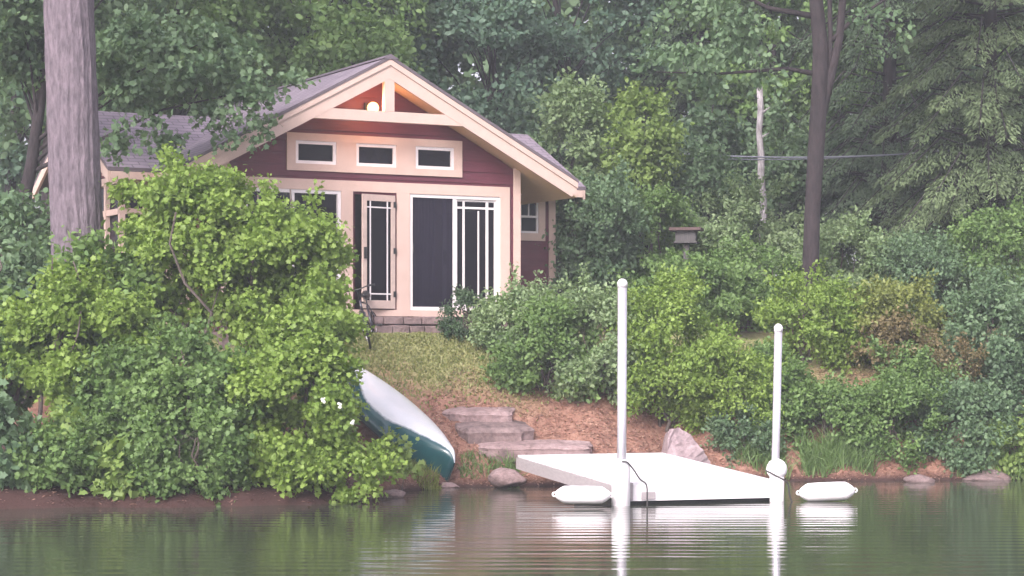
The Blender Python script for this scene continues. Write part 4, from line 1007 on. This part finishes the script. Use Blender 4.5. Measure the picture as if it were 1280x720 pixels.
# --- hemlocks
def hemlock(label, px, Y, height, rad, leaf, zlow, n_whorl=26, dens=1.0, size=.095, name='hemlock_tree'):
    base = Vector(gb(px, Y)); root = empty(name, label, 'conifer', base)
    m = MB(); m.tube([(0, 0, -.3), (.05, 0, height * .5), (0, 0, height)], [.2, .13, .02], 8)
    A = []; AX = []; NN = []; TT = []; SZ = []
    for i in range(n_whorl):
        f = i / (n_whorl - 1); z = zlow + (height - zlow - .3) * f; L = rad * (1 - f) ** .8 + .35
        for b in range(7):
            if random.random() < .12: continue
            a = random.uniform(0, 2 * math.pi); l = L * random.uniform(.65, 1.12); zz = z + random.uniform(-.25, .25)
            d = np.array([math.cos(a), math.sin(a), 0]); p0 = np.array([0, 0, zz]); dr = random.uniform(.25, .42)
            m.tube([p0, p0 + d * l * .5 + np.array([0, 0, .10 * l - .02]), p0 + d * l + np.array([0, 0, -dr * l])], [.03, .02, .006], 5, caps=False)
            k = int(230 * l * dens); t = rng.uniform(.12, 1, k) ** .7
            side = np.array([-d[1], d[0], 0]); w = (.32 * l * (1 - t) + .16) * rng.uniform(-1, 1, k)
            pos = p0 + d * (l * t)[:, None] + side * w[:, None]
            pos[:, 2] += .22 * l * t * (1 - t) - dr * l * t ** 2 - np.abs(w) * .45 + rng.normal(0, .035, k)
            A.append(pos); sg = np.sign(w)[:, None]
            AX.append(nrm(d * .7 + side * sg * .6 + np.array([0, 0, -.55]) + rng.normal(size=(k, 3)) * .25)); NN.append(nrm(np.array([0, 0, 1.]) + rng.normal(size=(k, 3)) * .35))
            bt = random.random(); TT.append(np.clip(.4 * bt + .35 * t + .3 * rng.uniform(0, 1, k), 0, 1)); SZ.append(size * rng.uniform(.7, 1.35, k))
    m.build('trunk', M['bark_dark'], root, smooth=True)
    foliage_obj('crown', LEAF[leaf], np.concatenate(A), np.concatenate(AX), np.concatenate(NN), np.concatenate(SZ), 'needle', np.concatenate(TT), root)
hemlock('large hemlock with drooping yellow green boughs at the top right', 1235, 43.5, 12.5, 2.7, 'hemlock', 1.4, 34, 1.2)
hemlock('darker hemlock between the forked tree and the yellow green one', 1110, 47.5, 14, 2.6, 'hemdark', 1.5, 34, 1.1)
hemlock('dim hemlock standing further back right of the lime sapling', 905, 53, 16, 3.0, 'hemdark', 1.5, 34, .9, .12)
hemlock('hemlock mostly outside the right edge behind the grey green shrubs', 1345, 45, 14, 2.6, 'hemlock', 1.0, 32, 1.0)
# --- forest behind
FT = [
 ('deciduous tree behind the left end of the cottage roof', 215, 46, -120, 170, 330, 'mid', 12000),
 ('green tree right behind the middle of the cottage roof ridge', 385, 48, -150, 120, 300, 'mid', 13000),
 ('tall pale green tree above the cottage gable peak', 500, 51, -200, 130, 290, 'cool', 12000),
 ('dark shaded tree immediately right of the gable peak', 600, 50, -60, 200, 230, 'blue', 12000),
 ('blue green tree above the light sapling by the cottage', 700, 52, -180, 180, 280, 'blue', 12000),
 ('mid green tree left of the dim hemlock in the back', 800, 54, -180, 230, 270, 'cool', 12000),
 ('leafy tree behind the pale broken trunk', 960, 52, -60, 230, 240, 'mid', 11000),
 ('blue green tree behind the fork of the dark tree', 1050, 56, -200, 240, 280, 'cool', 12000),
 ('green tree seen between the two right hemlocks', 1180, 54, -200, 240, 260, 'mid', 12000),
 ('tall tree behind the yellow green hemlock at the right edge', 1300, 53, -220, 260, 260, 'blue', 11000),
 ('dense tree behind the big grey trunk at the far left', 20, 47, -180, 260, 300, 'blue', 13000),
 ('tree filling the gap between the big trunk and the porch roof', 120, 50, -180, 220, 260, 'mid', 12000),
 ('low green tree just beyond the porch roof', 290, 52, -100, 160, 260, 'pale', 10000),
 ('small tree peeking over the ridge left of the gable peak', 440, 45.5, 10, 170, 150, 'mid', 5500),
 ('dark tree right of the cottage wing beneath the saplings', 725, 47, 130, 330, 200, 'deep', 10000),
 ('dark low tree behind the overhead cables', 860, 49, 140, 300, 190, 'deep', 9000),
 ('dark low tree behind the foot of the dark forked tree', 1050, 50, 160, 320, 220, 'deep', 10000),
 ('dark low tree at the right edge behind the hemlock boughs', 1260, 50, 150, 340, 220, 'deep', 9000),
]
for lb, px, Y, t, b, w, lf, n in FT:
    ce, ra = cr_px(px - w / 2, px + w / 2, t, b, Y, 1.9)
    tree('forest_tree', lb, 'tree', gb(px, Y), P(px + random.uniform(-15, 15), t + 60, Y), .16, [(ce, ra, 1)], int(n * 1.15), .15, lf, 'oval', 'bark_dark', nc=70, cr=(.12, .23), limbs=16, flat=.3, group='forest trees behind the cottage')
# --- far wood: reads as one mass
cl = []; rr_ = []
for i in range(1300):
    x = random.uniform(-24, 24); Y = random.uniform(60, 76); z = h1(x, Y) + random.uniform(0, 1) ** .8 * 19; cl.append((x, Y, z)); rr_.append(random.uniform(1.0, 2.2))
d = clump_leaves(np.array(cl), np.array(rr_), np.array((0., 90., 4.)), 190000, .40, k=6, flat=.6)
tag(foliage_obj('far_wood', LEAF['cool'], *d[:4], 'oval', d[4]), 'dim green mass of far forest closing the view behind all trees', 'forest', kind='stuff')
# trunks glimpsed in the wood
# --- lawn grass, tall grass, litter
n = 42000; gx_ = rng.uniform(-3.6, .8, n); gy_ = rng.uniform(33.6, 37.1, n); gz = hgt(gx_, gy_)
keep = (gz + rng.normal(0, .28, n) > 1.65); gx_, gy_, gz = gx_[keep], gy_[keep], gz[keep]; n = len(gx_)
ax = nrm(np.stack([rng.normal(0, .45, n), rng.normal(0, .45, n), np.ones(n)], -1)); nn = nrm(rng.normal(size=(n, 3)))
v, f, tt = leaves(np.stack([gx_, gy_, gz - .005], -1), ax, nn, rng.uniform(.03, .07, n), 'quad', rng.uniform(0, 1, n))
v = v.reshape(-1, 4, 3); 
me = bpy.data.meshes.new('lawn_grass'); fill(me, v.reshape(-1, 3), f, tt); me.materials.append(LEAF['grass']); o = bpy.data.objects.new('lawn_grass', me); COL.objects.link(o)
tag(o, 'short thin yellowish lawn grass between the cottage and the steps', 'grass', kind='stuff')
def tuft(label, px0, px1, pyb, Y, n, hh, leaf='grasstall', name='grass_tuft'):
    a = (px0 - 640) * Y / F; b = (px1 - 640) * Y / F; x = rng.uniform(a, b, n); y = Y + rng.uniform(-.25, .25, n); z = hgt(x, y)
    ax = nrm(np.stack([rng.normal(0, .35, n), rng.normal(-.1, .3, n), np.ones(n)], -1)); nn = nrm(rng.normal(size=(n, 3))); s = hh * rng.uniform(.5, 1.1, n)
    # bent blades: two joined pieces
    side = nrm(np.cross(nn, ax)) * .007; p0 = np.stack([x, y, z - .01], -1); p1 = p0 + ax * s[:, None] * .55; ax2 = nrm(ax + np.stack([rng.normal(0, .5, n), rng.normal(0, .4, n), -.3 * np.ones(n)], -1)); p2 = p1 + ax2 * s[:, None] * .5
    v = np.stack([p0 - side, p0 + side, p1 + side, p1 - side, p1 - side, p1 + side, p2 + side * .2, p2 - side * .2], 1).reshape(-1, 3)
    f = np.arange(n * 8).reshape(-1, 4); me = bpy.data.meshes.new(name); fill(me, v, f, np.repeat(rng.uniform(0, 1, n), 8)); me.materials.append(LEAF[leaf])
    o = bpy.data.objects.new(name, me); COL.objects.link(o); return tag(o, label, 'grass')
tuft('tall bright grass at the shore right of the shorter pole', 1000, 1090, 592, 35.0, 900, .5)
tuft('wispy grass at the shore just left of the shorter pole', 915, 985, 592, 34.9, 450, .36)
tuft('small grass tuft between the rock and the dock corner', 630, 648, 560, 33.35, 120, .32)
tuft('dry low grass on the dirt below the stone steps', 575, 640, 575, 33.4, 420, .14)
tuft('dry brownish grass under the bow of the canoe', 470, 548, 600, 32.6, 700, .22, 'olive')
tuft('tall grass at the right edge of the shore', 1190, 1290, 592, 35.1, 500, .4)
# pine needle and leaf litter on the bare bank
n = 60000; x = rng.uniform(-9, 9.5, n); y = shore(x) + rng.uniform(-.05, 2.6, n) ** 1.0; z = hgt(x, y); ok = (z > .02) & ((x > -1.7) | (rng.uniform(0, 1, n) < .15)); x, y, z = x[ok], y[ok], z[ok]; n = len(x)
a = rng.uniform(0, 6.28, n); ax = nrm(np.stack([np.cos(a), np.sin(a), rng.normal(.1, .25, n)], -1)); nn = nrm(np.stack([rng.normal(0, .3, n), rng.normal(0, .3, n), np.ones(n)], -1))
o = foliage_obj('leaf_litter', LEAF['needle_litter'], np.stack([x, y, z + .006], -1), ax, nn, rng.uniform(.03, .08, n), 'needle', rng.uniform(0, 1, n))
tag(o, 'reddish brown pine needles and litter on the bare bank', 'leaf litter', kind='stuff')

# --- damp evening air over the lake: pale even haze
m, t, b = newmat('haze_air'); t.nodes.remove(b)
pv = N(t, 'ShaderNodeVolumePrincipled'); pv.inputs['Density'].default_value = .0018; pv.inputs['Color'].default_value = (.88, .93, 1, 1); pv.inputs['Anisotropy'].default_value = .2
t.links.new(pv.outputs[0], t.nodes['Material Output'].inputs['Volume'])
hb_ = MB(); hb_.box(-262, 262, -262, 262, -2.7, 33); tag(hb_.build('haze', m), kind='stuff', label='pale damp haze over the lake and between the trees')
